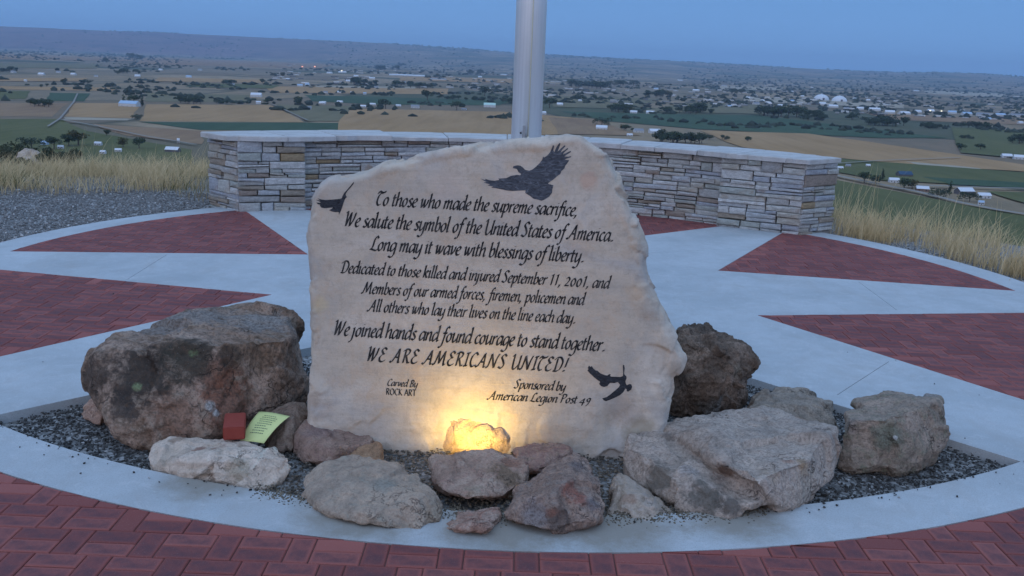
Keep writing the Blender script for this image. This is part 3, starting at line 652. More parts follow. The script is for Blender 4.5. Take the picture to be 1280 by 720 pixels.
BIG = [(320.5, 121, 15, 'white gabled barn standing alone in the brown fields', 'white_wall', 'white_roof', 'barn'), (162, 133, 26, 'long blue roofed barn between two upright trees', 'white_wall', 'bluegrey', 'barn'),
 (56, 181, 10, 'blue grey roofed shed among the left farm trees', 'bluegrey', 'bluegrey', 'shed'), (123, 182, 10, 'white roofed shed above the smaller white one', 'white_wall', 'white_roof', 'shed'),
 (129, 192.5, 8, 'small white shed closest to the left grass', 'white_wall', 'white_roof', 'shed'), (148, 190, 9, 'white shed with a rounded roof end', 'white_wall', 'white_roof', 'shed'),
 (216, 190, 19, 'wide low building with a white V shaped roof', 'dark_wall', 'white_roof', 'shed'), (76, 186, 8, 'small white roofed house between the dark trees', 'white_wall', 'white_roof', 'farmhouse'),
 (567 + 45, 134, 17, 'pale green roofed barn left of the flagpole', 'white_wall', 'green_roof', 'barn'), (580, 137.5, 7, 'small white farmhouse beside the pale green barn', 'white_wall', 'grey_roof', 'farmhouse'),
 (752, 162, 16, 'large white farmhouse above the wall right of the pole', 'white_wall', 'white_roof', 'farmhouse'), (787, 170, 8, 'small white shed just over the wall cap', 'white_wall', 'white_roof', 'shed'),
 (798, 165.5, 14, 'grey roofed white farmhouse in front of the tree clump', 'white_wall', 'grey_roof', 'farmhouse'), (818, 166.5, 16, 'white farmhouse with long roof beside the tree clump', 'white_wall', 'white_roof', 'farmhouse'),
 (854, 173.5, 9, 'white roofed house at the right of the tree clump', 'white_wall', 'white_roof', 'farmhouse'), (792, 141.5, 10, 'white house at the edge of the long green field', 'white_wall', 'white_roof', 'farmhouse'), (813, 142.5, 12, 'white shed right beside the long green field', 'white_wall', 'white_roof', 'shed'),
 (1152.5, 239, 17, 'white roofed farmhouse beside the dirt road', 'brown_wall', 'white_roof', 'farmhouse'), (1117, 228, 14, 'white shed in front of the blue roof', 'white_wall', 'white_roof', 'shed'),
 (1130, 221, 20, 'large barn with a dark blue roof', 'dark_wall', 'blue_roof', 'barn'), (1205, 242.5, 24, 'long white barn right of the upright tree', 'dark_wall', 'white_roof', 'barn'), (1229, 247.5, 18, 'long low white barn nearest the right edge', 'white_wall', 'white_roof', 'barn'), (1226, 256, 8, 'small pale shed below the long white barns', 'white_wall', 'bluegrey', 'shed'),
 (1258, 197, 14, 'left of the white sheds in the right green field', 'white_wall', 'white_roof', 'shed'), (1274, 199, 16, 'long white shed cut by the right picture edge', 'white_wall', 'white_roof', 'shed'),
 (498, 133, 7, 'white house left of the row of farm sheds', 'white_wall', 'white_roof', 'farmhouse'), (519, 135, 12, 'low pinkish shed in the row left of the pole', 'white_wall', 'grey_roof', 'shed'), (466, 131.5, 8, 'white farmhouse at the edge of the dark green strip', 'white_wall', 'white_roof', 'farmhouse'),
 (403, 130, 9, 'white house in the middle left farm cluster', 'white_wall', 'white_roof', 'farmhouse'), (425, 128.5, 8, 'white house upper right in the middle left farm cluster', 'white_wall', 'white_roof', 'farmhouse'),
 (384, 137, 12, 'grey roofed barn lowest in the middle left farm cluster', 'white_wall', 'grey_roof', 'barn'), (466 - 12, 134, 8, 'small white sheds right of the farm cluster', 'white_wall', 'white_roof', 'shed'),
 (1050, 212, 8, 'white shed shape standing in for a parked vehicle by the dirt road', 'white_wall', 'white_roof', 'shed'), (1060, 209, 7, 'grey roofed shed shape standing in for a second parked vehicle', 'white_wall', 'grey_roof', 'shed'), (1085, 209, 6, 'tiny white shed behind the round tree', 'white_wall', 'white_roof', 'shed')]  # the two small sheds at the wall end stand in for parked vehicles
for (a, b, w_, lb, wl_, rf_, nm) in BIG: building(a, b, w_ * .86, lb, wl_, rf_, name=nm, cat={'farmhouse': 'house'}.get(nm, nm), hh=3.4 if w_ > 9 else 2.8, rr_=2.6 if w_ > 12 else 1.8, rot=random.uniform(-.3, .3))
SMALL = [(17, 91, 7), (73, 91, 6), (92, 94, 8), (172, 96, 8), (201, 88, 6), (236, 97, 8), (290, 106.5, 7), (375, 108, 8), (384, 107, 7), (424, 116.5, 6), (407, 116.5, 6), (440, 117, 5), (435, 102, 6), (223, 179, 4), (159, 131, 6), (323, 130, 7), (346, 137, 4),
 (509, 95, 44), (548, 100, 20), (771, 91, 24), (760, 95, 16), (796, 90.5, 8), (45 + 7, 94, 9), (660 - 30, 94, 10), (679, 143, 8), (405, 130, 6), (428, 91, 12), (412, 92, 8), (445, 96, 7), (465, 99, 9), (1093, 138.5, 16), (1112, 142, 14), (1130, 143.5, 16), (1147, 141, 10), (1163, 140, 10),
 (1190, 142, 12), (1208, 144, 14), (1228, 145, 18), (1250, 145.5, 14), (1270, 146, 20), (1075, 137, 10), (1041, 134.5, 14), (1028, 131, 10), (1058, 137, 8), (960, 130, 8), (945, 131, 10), (953, 127, 6), (935, 123, 6), (870, 114, 10), (905, 108, 8), (1003, 121, 5), (990, 115, 4), (1120, 155, 7), (1259, 164, 6), (1145, 114, 8),
 (700, 132, 9), (725, 127, 5), (820, 112, 7), (850, 101, 8), (600, 88, 6), (660 - 60, 97, 6), (1015, 110, 4), (1068, 124, 5), (1085, 126, 6), (1235, 150, 8), (1275, 155, 8), (505, 104, 5), (470, 110, 6), (456, 118, 5), (360, 100, 6), (250, 88, 6), (120, 96, 5), (32, 102, 4), (990, 127, 6), (975, 133, 7), (912, 134, 6)]
for (a, b, w_) in SMALL:
    w_ = w_ * .8 if w_ < 20 else w_
    building(a, b, w_, ('long' if w_ > 13 else 'small') + ' pale far building ' + where(a, b), 'white_wall', random.choice(['white_roof', 'white_roof', 'grey_roof', 'bluegrey']), detail=False, name='farm_building', cat='building', ratio=.35 if w_ > 15 else .7, hh=4 + 0.2 * w_, rr_=2.5, group='small pale buildings far off')
# town further out, too many to count
N = 900; a = g.uniform(640, 1400, N); a[:300] = g.uniform(330, 720, 300); dep = g.uniform(9, 44, N) * np.where(np.arange(N) < 300, .75, 1); dist = 130 * FPX / dep
k = (vnoise(np.stack([a / 50, dep / 4, 0 * a], 1), 21) > -.05); a, dist = a[k], dist[k]; n_ = len(a)
P = np.stack([(a - 640) / FPX * dist, dist, np.full(n_, ZV)], 1); P[:, 2] = terrain_z(P[:, 0], P[:, 1]); sx = g.uniform(5, 14, n_) * (1 + dist / 12000); sy = g.uniform(5, 12, n_); sz = g.uniform(4, 8, n_)
bv = np.array(boxg(-1, 1, -1, 1, 0, 1)[0]); bf = np.array(boxg(-1, 1, -1, 1, 0, 1)[1])
Vb = bv[None] * np.stack([sx, sy, sz], 1)[:, None] + P[:, None]; Cb = np.repeat(g.uniform(.12, .8, (n_, 1)) ** 1.3 * np.array([1, .97, .93]), 8, axis=0)
o = np_mesh('distant_town', Vb.reshape(-1, 3), (bf[None] + 8 * np.arange(n_)[:, None, None]).reshape(-1, 4), M['pebble'], colors=Cb); tag(o, 'scatter of distant town buildings across the valley', kind='stuff')
# two white domes
for (a, b, w_, lb) in ((1026.5, 125, 19, 'left white storage dome in the distant town'), (1049, 127, 19, 'right white storage dome in the distant town')):
    p = G(a, b, ZV); rad = w_ / 2 * (p - CAM).dot(Fv) / FPX; V_, F_ = [], []
    for i in range(8):
        ph = i / 8 * math.pi / 2
        for j in range(24): t_ = j / 24 * 2 * math.pi; V_.append((rad * math.cos(ph) * math.cos(t_), rad * math.cos(ph) * math.sin(t_), rad * .75 * math.sin(ph)))
    V_.append((0, 0, rad * .75))
    for i in range(7):
        for j in range(24): F_.append((i * 24 + j, i * 24 + (j + 1) % 24, (i + 1) * 24 + (j + 1) % 24, (i + 1) * 24 + j))
    for j in range(24): F_.append((7 * 24 + j, 7 * 24 + (j + 1) % 24, 8 * 24))
    r = empty('storage_dome', p); tag(r, lb, 'dome', 'white domes in the town')
    for nm, v, f, sm in (('shell', V_, F_, True), ('door', *boxg(-rad * .12, rad * .12, -rad * 1.01, -rad * .9, 0, rad * .3), False), ('vent', *boxg(-rad * .07, rad * .07, -rad * .07, rad * .07, rad * .73, rad * .82), False)):
        me = bpy.data.meshes.new(nm); me.from_pydata(v, [], f); finish(me, M['white_roof'] if nm != 'door' else M['dark_wall'], sm, None, None); o = bpy.data.objects.new(nm, me); o.parent = r; col.objects.link(o)
def emis(name, c, s_):
    n = NT(name); n.b.inputs['Emission Color'].default_value = (*c, 1); n.b.inputs['Emission Strength'].default_value = s_; return n.done(c)
M['lamp_red'] = emis('red_lamp_glow', (1, .35, .2), 2.2); M['lamp_warm'] = emis('warm_lamp_glow', (1, .85, .6), 2.0); M['pole_grey'] = plain('lamp_post', (.3, .3, .3))
for (a, b, m_, lb) in ((378, 86, 'lamp_red', 'left of two reddish floodlights far off left'), (393.5, 86, 'lamp_red', 'right of two reddish floodlights far off left'), (427, 91, 'lamp_warm', 'glowing head standing in for the bright lit white building far left'),  # third glowing head stands in for a brightly lit white building
                       (1162.5, 141, 'lamp_warm', 'left warm light in the far commercial row'), (1176.5, 141.5, 'lamp_warm', 'right warm light in the far commercial row'), (1000, 136, 'lamp_warm', 'faint warm light in the town under the domes')):
    p = G(a, b, ZV); k = (p - CAM).dot(Fv) / FPX; r = empty('floodlight', p); tag(r, lb, 'floodlight', 'lights across the valley')
    sz = .75 * k
    for nm, (v, f), mm in (('post', tube([(0, 0, 0), (0, 0, 2.2 * k)], [.25, .2], 6), M['pole_grey']), ('lamp_head', boxg(-sz * 1.1, sz * 1.1, -.5, .5, 2.2 * k, 2.2 * k + sz * 1.3), M[m_])):
        me = bpy.data.meshes.new(nm); me.from_pydata(v, [], f); finish(me, mm, False, None, None); o = bpy.data.objects.new(nm, me); o.parent = r; col.objects.link(o)

# ------------------------------------------------------------------ curved dry-stone wall
TONES = [(.40, .40, .38), (.50, .50, .48), (.33, .33, .32), (.42, .40, .35), (.31, .27, .22), (.42, .44, .45), (.52, .52, .50), (.35, .37, .40), (.34, .26, .16), (.45, .45, .42), (.36, .38, .35), (.30, .25, .21)]
def wallstone(i, c):
    n = NT('wall_stone', .92); f = n.noise(14, 6, .7, vec=n.mapping((1, 1, 2.5)), dist=.5); f2 = n.noise(70, 4, .7)
    cc = n.mix(n.ramp(f, [(.35, 0.0), (.65, 1.0)]), tuple(x * .72 for x in c), tuple(min(.8, x * 1.18) for x in c))
    cc = n.mix(n.ramp(n.noise(5, 3), [(.58, 0.0), (.68, .5)]), cc, (.30, .20, .12))
    cc = n.mix(n.ramp(f2, [(.35, .35), (.5, 0.0)]), cc, (.1, .09, .08))
    return n.done(cc, n.mix(.5, f, f2), .012, .9)
WS = [wallstone(i, c) for i, c in enumerate(TONES)]
WSW = [5, 6, 4, 4, 2, 6, 4, 3, .8, 5, 4, 1.6]
wall = empty('stone_wall', (0, 11.7, 0)); tag(wall, 'low curved wall of stacked grey ledgestone with flat cap stones behind the flagpole', 'wall')
ZT = .775
arc = [Vector((CX + 4.02 * math.cos(t_), CY + 4.02 * math.sin(t_))) for t_ in np.radians(np.linspace(127.8, 53.4, 25))]
segs = [([Vector((-3.50, 11.02)), Vector((-3.05, 10.58))], .0), ([Vector((-3.05, 10.58)), Vector((-2.37, 10.86))], .0), (arc, .0),
        ([Vector((2.29, 10.90)), Vector((3.11, 10.48))], .0), ([Vector((3.11, 10.48)), Vector((3.56, 10.80))], .0)]
stones = []
def on_path(path, s):
    for a, b in zip(path, path[1:]):
        L = (b - a).length
        if s <= L or b is path[-1]: return a + (b - a) * min(1, s / L)
        s -= L
def add_stone(path, s0, s1, z0, z1, end0=False, end1=False):
    g_ = .0025; a = on_path(path, s0 + (0 if end0 else g_)); b = on_path(path, s1 - (0 if end1 else g_)); d = (b - a).normalized(); n = Vector((d.y, -d.x))
    if (n.dot(Vector((0, 5)) - a)) < 0 and abs(n.y) > .3: n = -n
    z0 += g_; z1 -= g_; pr = random.uniform(0, .03); ch = min(.012, (z1 - z0) * .2); j = lambda k=.006: random.uniform(-k, k)
    def P(q, off, z): return (q.x + n.x * off, q.y + n.y * off, z)
    la, lb = a + d * abs(j(.006)), b - d * abs(j(.006)); V = []
    zz = (z0 + j(.006), z0 + j(.006), z1 + j(.006), z1 + j(.006)); qs = (la, lb, lb, la)
    for q, z in zip(qs, zz): V.append(P(q, -.09, z))
    for q, z in zip(qs, zz): V.append(P(q, pr - ch * .8, z))
    mid = (la + lb) / 2
    for q, z in zip(qs, zz): V.append(P(q + (mid - q).normalized() * ch * random.uniform(.6, 1.6), pr + j(.004), z + (ch if z < (z0 + z1) / 2 else -ch) * random.uniform(.5, 1.2)))
    V.append(P(mid + d * j(.02), pr + random.uniform(0, .007), (z0 + z1) / 2 + j(.006)))
    F = [(0, 3, 2, 1)] + [(k * 4 + i, k * 4 + (i + 1) % 4, (k + 1) * 4 + (i + 1) % 4, (k + 1) * 4 + i) for k in (0, 1) for i in range(4)] + [(8 + i, 8 + (i + 1) % 4, 12) for i in range(4)]
    stones.append((V, F, (s1 - s0) * (z1 - z0) * (abs(n.y) + .1), mid))
for path, _ in segs:
    L = sum((b - a).length for a, b in zip(path, path[1:])); z = -.03
    while z < ZT - .02:
        hc = random.uniform(.075, .15); 
        if ZT - z - hc < .06: hc = ZT - z
        s_ = 0
        while s_ < L - .001:
            l_ = random.uniform(.22, .6)
            if L - s_ - l_ < .12: l_ = L - s_
            u_ = random.random(); lay_ = 1 if (u_ < .12 or hc < .06) else (2 if u_ < .80 else 3)
            cuts = sorted([0, hc] + [hc * (k + 1) / lay_ * random.uniform(.82, 1.12) for k in range(lay_ - 1)])
            for z0, z1 in zip(cuts, cuts[1:]):
                if random.random() < .5 and l_ > .3:
                    m_ = l_ * random.uniform(.3, .7); pieces = [(s_, s_ + m_), (s_ + m_, s_ + l_)]
                else: pieces = [(s_, s_ + l_)]
                for a, b in pieces: add_stone(path, a, b, z + z0, z + z1, a < .001, b > L - .001)
            s_ += l_
        z += hc
def hidden(mid): 
    v = Vector((mid.x, mid.y, .4)) - CAM; x = 640 + FPX * v.dot(Rv) / v.dot(Fv); return 470 < x < 740
stones.sort(key=lambda s: (hidden(s[3]), -s[2]))
for V, F, ar, mid in stones[:300]:
    o = mesh_obj('stone', V, F, random.choices(WS, WSW)[0], wall, origin=(mid.x, mid.y, V[0][2]))
VV, FF, mi = [], [], []
for V, F, ar, mid in stones[300:]:
    b = len(VV); VV += V; k = random.choices(range(len(WS)), WSW)[0]; FF += [tuple(i + b for i in f) for f in F]; mi += [k] * len(F)
if VV: mesh_obj('small_stones', VV, FF, WS, wall, midx=mi)['kind'] = 'stuff'
print('stones', len(stones))
# core and cap
front = [segs[0][0][0], segs[1][0][0], segs[1][0][1]] + arc[1:-1] + [segs[3][0][0], segs[3][0][1], segs[4][0][1]]
def off_path(ps, o_):
    out = []
    for i, p in enumerate(ps):
        a = (p - ps[max(0, i - 1)]); b = (ps[min(len(ps) - 1, i + 1)] - p); a = a if a.length > 0 else b; b = b if b.length > 0 else a
        d = (a.normalized() + b.normalized()).normalized(); out.append(p + Vector((d.y, -d.x)) * o_)
    return out
corefront = [Vector((-3.0, 10.66)), Vector((-2.46, 10.97))] + [ctr + (q - ctr) * (4.08 / 4.02) for q in arc[1:-1]] + [Vector((2.38, 11.04)), Vector((3.06, 10.57))]
backarc = [ctr + dirv(a) * 4.68 for a in np.linspace(136.5, 43.0, 24)]
def prism(poly, z0, z1):
    poly = ccw(poly); n_ = len(poly); V = [(p.x, p.y, z0) for p in poly] + [(p.x, p.y, z1) for p in poly]
    return V, [tuple(range(n_))[::-1], tuple(range(n_, 2 * n_))] + [(i, (i + 1) % n_, n_ + (i + 1) % n_, n_ + i) for i in range(n_)]
V, F = prism(corefront + backarc[::-1], -.1, ZT); mesh_obj('mortar_core', V, F, plain('mortar', (.33, .31, .29), scale=30), wall)
def capmat():
    n = NT('cap_stone', .85); f = n.noise(4, 6, .65); c = n.ramp(f, [(.3, (.40, .39, .37)), (.6, (.52, .51, .49))])
    c = n.mix(n.ramp(n.noise(11, 5, .7), [(.55, 0.0), (.7, .5)]), c, (.33, .27, .2)); return n.done(c, n.noise(40, 5, .7), .008, .8)
M['cap'] = capmat()
# cap stones: irregular slabs from front overhang to back
fa = [Vector((-3.13, 10.50)), Vector((-2.7, 10.64)), Vector((-2.33, 10.80))] + [ctr + dirv(a) * 3.95 for a in np.linspace(121, 60, 16)] + [Vector((2.27, 10.84)), Vector((2.7, 10.64)), Vector((3.14, 10.40))]
def cumul(ps):
    s = [0]
    for a, b in zip(ps, ps[1:]): s.append(s[-1] + (b - a).length)
    return s
S = cumul(fa); Ltot = S[-1]
ba = [ctr + dirv(a) * 4.76 for a in np.linspace(138.2, 40.8, 30)]; SB = cumul(ba)
cuts = [0]
while cuts[-1] < Ltot: cuts.append(cuts[-1] + random.uniform(.38, .72))
cuts[-1] = Ltot
if cuts[-1] - cuts[-2] < .25: cuts.pop(-2)
for a, b in zip(cuts, cuts[1:]):
    n_ = 5; fr = [on_path(fa, a + .003 + (b - a - .006) * i / n_) for i in range(n_ + 1)]
    bk = [on_path(ba, (a + .003 + (b - a - .006) * i / n_) / Ltot * SB[-1]) for i in range(n_ + 1)]
    md = [(f_ + q) / 2 for f_, q in zip(fr, bk)]
    fr = [p + (p - ctr).normalized() * random.uniform(-.03, .02) for p in fr]
    poly = ccw(fr + [bk[-1]] + bk[-2::-1]); th_ = random.uniform(.045, .062); zc = ZT - .002
    V, F = prism(poly, zc, zc + th_); N_ = len(poly)
    cc_ = sum(poly, Vector((0, 0))) / N_
    V = V[:N_] + [(v[0], v[1], v[2] - .008) for v in V[N_:]] + [(cc_.x + (p.x - cc_.x) * .975, cc_.y + (p.y - cc_.y) * .975, zc + th_ + random.uniform(-.003, .003)) for p in poly]
    F = [F[0]] + F[2:] + [(N_ + i, N_ + (i + 1) % N_, 2 * N_ + (i + 1) % N_, 2 * N_ + i) for i in range(N_)] + [tuple(range(2 * N_, 3 * N_))]
    mesh_obj('cap_stone', V, F, M['cap'], wall, origin=(cc_.x, cc_.y, zc))

# ------------------------------------------------------------------ flagpole
def alu():
    n = NT('brushed_aluminium', .4, .5); n.b.inputs['Metallic'].default_value = .6
    f = n.noise(1, 4, .6, vec=n.mapping((60, 60, 1.2))); c = n.ramp(f, [(.3, (.74, .75, .76)), (.7, (.84, .85, .86))])
    rg = n.ramp(n.noise(8, 4), [(.3, .44), (.7, .54)]); return n.done(c, f, .001, .15, rg)
M['alu'] = alu()
pole = empty('flagpole', (.065, 7.7, 0)); tag(pole, 'thick brushed metal flagpole rising behind the carved stone', 'flagpole')
def lathe(prof, seg=48):
    V, F = [], []
    for r_, z_ in prof:
        for s in range(seg): V.append((r_ * math.cos(2 * math.pi * s / seg), r_ * math.sin(2 * math.pi * s / seg), z_))
    for i in range(len(prof) - 1):
        for s in range(seg): s2 = (s + 1) % seg; F.append((i * seg + s, i * seg + s2, (i + 1) * seg + s2, (i + 1) * seg + s))
    F.append(tuple(range(seg))[::-1]); F.append(tuple(range((len(prof) - 1) * seg, len(prof) * seg))); return V, F
def child(nm, V, F, m, parent, smooth=False, loc=(0, 0, 0)):
    me = bpy.data.meshes.new(nm); me.from_pydata([tuple(v) for v in V], [], F); finish(me, m, smooth, None, None)
    o = bpy.data.objects.new(nm, me); o.parent = parent; o.location = loc; col.objects.link(o)
    return o
child('shaft', *lathe([(.118, -.05), (.118, 2.5), (.112, 5), (.075, 12)]), M['alu'], pole, True)
child('base_collar', *lathe([(.22, 0.001), (.22, .02), (.2, .035), (.15, .05), (.14, .09), (.125, .1)]), M['alu'], pole, True)
child('finial', *lathe([(.01, 12), (.06, 12.02), (.09, 12.09), (.06, 12.16), (.01, 12.18)], 24), M['alu'], pole, True)
M['rope'] = plain('halyard_rope', (.75, .70, .55), scale=90)
child('halyard', *tube([(.012, -.128, 1.15), (.012, -.127, 2.6), (.012, -.122, 5), (.01, -.09, 11.9)], [.0045] * 4, 8), M['rope'], pole, True)
child('snap_hook', *lathe([(.004, 0), (.013, .006), (.014, .03), (.005, .04)], 12), M['rope'], pole, True, loc=(.012, -.13, 1.115))
cl = child('cleat', *merge([boxg(-.012, .012, -.15, -.11, 1.10, 1.16), boxg(-.01, .01, -.17, -.15, 1.04, 1.22)]), M['pole_grey'], pole, loc=(-.02, 0, .02))
child('screw', *lathe([(.008, 0), (.008, .006), (.004, .008)], 10), M['window'], pole, loc=(-.045, -.112, 1.18)).rotation_euler = (math.radians(90), 0, 0)

# ------------------------------------------------------------------ rocks
def remesh(bm, voxel, name):
    me = bpy.data.meshes.new(name); bm.to_mesh(me); bm.free(); o = bpy.data.objects.new(name, me); col.objects.link(o)
    md = o.modifiers.new('r', 'REMESH'); md.mode = 'VOXEL'; md.voxel_size = voxel; md.use_smooth_shade = True
    dg = bpy.context.evaluated_depsgraph_get(); ev = o.evaluated_get(dg); m2 = bpy.data.meshes.new_from_object(ev, depsgraph=dg)
    bpy.data.objects.remove(o); bpy.data.meshes.remove(me); m2.name = name; return m2
def co(me): a = np.empty(len(me.vertices) * 3, np.float32); me.vertices.foreach_get('co', a); return a.reshape(-1, 3).astype(float)
def nrm(me): a = np.empty(len(me.vertices) * 3, np.float32); me.vertices.foreach_get('normal', a); return a.reshape(-1, 3).astype(float)
def smooth_co(me, P, it, lam=.5, wgt=None):
    E = np.empty(len(me.edges) * 2, np.int32); me.edges.foreach_get('vertices', E); E = E.reshape(-1, 2)
    deg = np.bincount(E.ravel(), minlength=len(P))[:, None]
    for _ in range(it):
        A = np.zeros_like(P)
        for k in range(3): A[:, k] = np.bincount(E[:, 0], P[E[:, 1], k], len(P)) + np.bincount(E[:, 1], P[E[:, 0], k], len(P))
        P = P + (A / np.maximum(deg, 1) - P) * (lam if wgt is None else lam * wgt)
    return P
def hull_bm(groups):
    bm = bmesh.new()
    for pts in groups:
        b2 = bmesh.new()
        for p in pts: b2.verts.new(p)
        r_ = bmesh.ops.convex_hull(b2, input=b2.verts)
        bmesh.ops.delete(b2, geom=[v for v in b2.verts if not v.link_faces], context='VERTS')
        tm = bpy.data.meshes.new('t'); b2.to_mesh(tm); b2.free(); bm.from_mesh(tm); bpy.data.meshes.remove(tm)
    return bm
def facets(P, size, s_, amount, lim):
    # broken faces: every vertex is pushed along the tilted plane of its nearest seed
    g_ = np.random.default_rng(s_); lo, hi = P.min(0) - .02, P.max(0) + .02; n_ = int(min(260, max(14, np.prod(np.maximum(hi - lo, size)) / size ** 3)))
    S_ = g_.uniform(lo, hi, (n_, 3)); T_ = g_.normal(size=(n_, 3)); T_ /= np.linalg.norm(T_, axis=1)[:, None]
    W_ = P + size * .25 * np.stack([vnoise(P / size * 1.7 + 3, s_), vnoise(P / size * 1.7 + 8, s_), vnoise(P / size * 1.7 + 5, s_)], 1)
    k = np.empty(len(P), int)
    for a in range(0, len(P), 20000): k[a:a + 20000] = ((W_[a:a + 20000, None] - S_[None]) ** 2).sum(-1).argmin(1)
    return np.clip(((P - S_[k]) * T_[k]).sum(1) * amount, -lim, lim)
def rock(name, groups, mat, label, cat='rock', voxel=.009, amp=.012, freq=7, it=2, seed=0, strata=0, group=None, drop=True, ridg=.5, sink=-.06, chips=34):
    G2 = []
    for g_ in groups:
        pts = [D(*q[:3]) for q in g_]; my = sum(p.y for p in pts) / len(pts)
        if drop:
            pts += [Vector((p.x + (cxm - p.x) * .12, p.y + .02, sink)) for p in pts if p.y >= my - .05 for cxm in [sum(q.x for q in pts) / len(pts)]]
            for p in pts:
                if p.z < .02: p.z = min(p.z, sink + .03)
        G2.append(pts)
    allp = [p for g_ in G2 for p in g_]; c = sum(allp, Vector()) / len(allp); c.z = 0
    G2 = [[(p - c) * 1.02 for p in g_] for g_ in G2]
    me = remesh(hull_bm(G2), voxel, name); P = co(me); P = smooth_co(me, P, it); me.vertices.foreach_set('co', P.astype(np.float32).ravel()); me.update()
    gr = np.random.default_rng(seed + 100)
    for _ in range(chips):
        nn = gr.normal(size=3); nn /= np.linalg.norm(nn); pj = P @ nn; h_ = pj.max(); lo_ = pj.min(); cut = h_ - (h_ - lo_) * gr.uniform(.006, .045)
        P = P - np.maximum(0, pj - cut)[:, None] * nn * .92
    me.vertices.foreach_set('co', P.astype(np.float32).ravel()); me.update()
    N_ = nrm(me); off = seed * 13.7; amp = amp * 1.5
    Q = P + .5 / freq * np.stack([vnoise(P * freq + off + 5), vnoise(P * freq + off + 9), vnoise(P * freq + off + 3)], 1)
    d = fbm(Q * freq * .5 + off, 5, seed, .55) * amp * 1.2
    rg = 1 - np.abs(fbm(Q * freq * .9 + off + 31, 3, seed + 3)) ; d -= ridg * amp * np.clip(rg - .75, 0, 1) * 3
    big_ = (P.max(0) - P.min(0)).max(); d *= .5; d += facets(P, big_ * .30, seed + 1, .20, amp * .95) + facets(P, big_ * .10, seed + 2, .12, amp * .28)
    cell = np.floor(Q * freq * .9 + off); hsh = _h(cell[:, 0].astype(np.int64), cell[:, 1].astype(np.int64), cell[:, 2].astype(np.int64), seed); d += .25 * amp * hsh
    if strata: zz = Q[:, 2] / strata + .35 * fbm(Q * 4, 2, seed); d += amp * .8 * (np.abs((zz % 1) - .5) * 2 - .5)
    d += .22 * amp * fbm(P * freq * 7, 3, seed + 8)
    P = P + N_ * d[:, None]; P = smooth_co(me, P, 1, .25)
    me.vertices.foreach_set('co', P.astype(np.float32).ravel()); me.polygons.foreach_set('use_smooth', np.ones(len(me.polygons), bool)); me.materials.append(mat); me.update()
    o = bpy.data.objects.new(name, me); o.location = c; col.objects.link(o); tag(o, label, cat, group); return o, c
def W(px, py, Y, c=(0, 0, 0)): return tuple(D(px, py, Y) - Vector(c))

GRP = 'rocks set in the gravel bed around the carved stone'
# left boulder
g1 = [[(107, 457, 4.35), (115, 440, 4.4), (132, 427, 4.45), (182, 407, 4.75), (256, 381, 5.05), (274, 375, 5.1), (295, 379, 5.05), (318, 390, 5.0), (368, 390, 4.95), (375, 400, 4.9), (383, 420, 4.75), (384, 470, 4.62), (380, 500, 4.58),
       (108, 475, 4.3), (118, 488, 4.22), (134, 520, 4.12), (154, 543, 4.03), (173, 552, 3.99), (215, 548, 4.03), (268, 548, 4.05), (330, 530, 4.25), (200, 433, 4.2), (268, 434, 4.22), (352, 427, 4.45), (372, 418, 4.6), (130, 445, 4.25), (150, 434, 4.25)]]
gc = Vector((0, 0, 0))
allp = [D(*q) for q in g1[0]]
def mkrock(name, groups, matargs, label, **kw):
    # material spots are given as (px,py,Y,radius,colour,amount) and turned into object coordinates
    o, c = rock(name, groups, None, label, **kw)
    sp = [(W(a, b, Y, c), r_, cl_, am) for (a, b, Y, r_, cl_, am) in matargs.pop('spots', [])]
    m = rockmat(name + '_surface', spots=sp, **matargs); o.data.materials.clear(); o.data.materials.append(m); return o
GREY = (.30, .28, .255)
mkrock('boulder', g1, dict(ca=(.20, .15, .115), cb=(.35, .285, .24), cc=(.27, .245, .21), scale=5, darkamt=.6, spots=[(290, 500, 4.15, .16, (.22, .095, .06), .75), (215, 520, 4.05, .13, (.25, .13, .085), .6), (270, 470, 4.2, .13, (.24, .10, .06), .7), (330, 440, 4.4, .14, (.26, .17, .11), .5),
        (180, 470, 4.17, .19, (.05, .042, .036), .93), (235, 448, 4.2, .15, (.055, .048, .036), .9), (135, 470, 4.25, .16, (.07, .055, .045), .85), (160, 510, 4.1, .10, (.06, .05, .045), .8), (290, 445, 4.25, .07, (.075, .06, .045), .7),
        (172, 484, 4.13, .026, (.22, .27, .14), .9), (240, 440, 4.2, .03, (.15, .19, .09), .8), (262, 508, 4.1, .03, (.5, .5, .47), .85), (272, 516, 4.1, .025, (.55, .55, .52), .85), (296, 486, 4.15, .02, (.5, .48, .44), .8), (197, 454, 4.17, .012, (.6, .6, .57), .9), (330, 400, 4.8, .15, (.34, .30, .26), .6), (280, 382, 5.0, .10, (.10, .12, .08), .6), (250, 408, 4.75, .22, (.27, .25, .23), .75), (330, 408, 4.75, .2, (.30, .275, .25), .75), (200, 418, 4.65, .16, (.24, .22, .20), .7)]),
       'large brown boulder with dark lichen left of the carved stone', cat='boulder', voxel=.011, amp=.016, freq=6, seed=3)
for q in (): pass
g2 = [[(177, 571, 3.84), (197, 548, 3.98), (211, 543.5, 4.0), (235, 545, 4.0), (299, 553, 3.98), (334, 556, 3.97), (359, 566, 3.92), (371.5, 571, 3.88), (372.5, 586, 3.83), (319, 603, 3.64), (276, 603, 3.65), (235, 600, 3.68), (197, 591, 3.75), (177.5, 580, 3.8), (226, 573, 3.72), (291, 575, 3.7), (345, 578, 3.78)]]
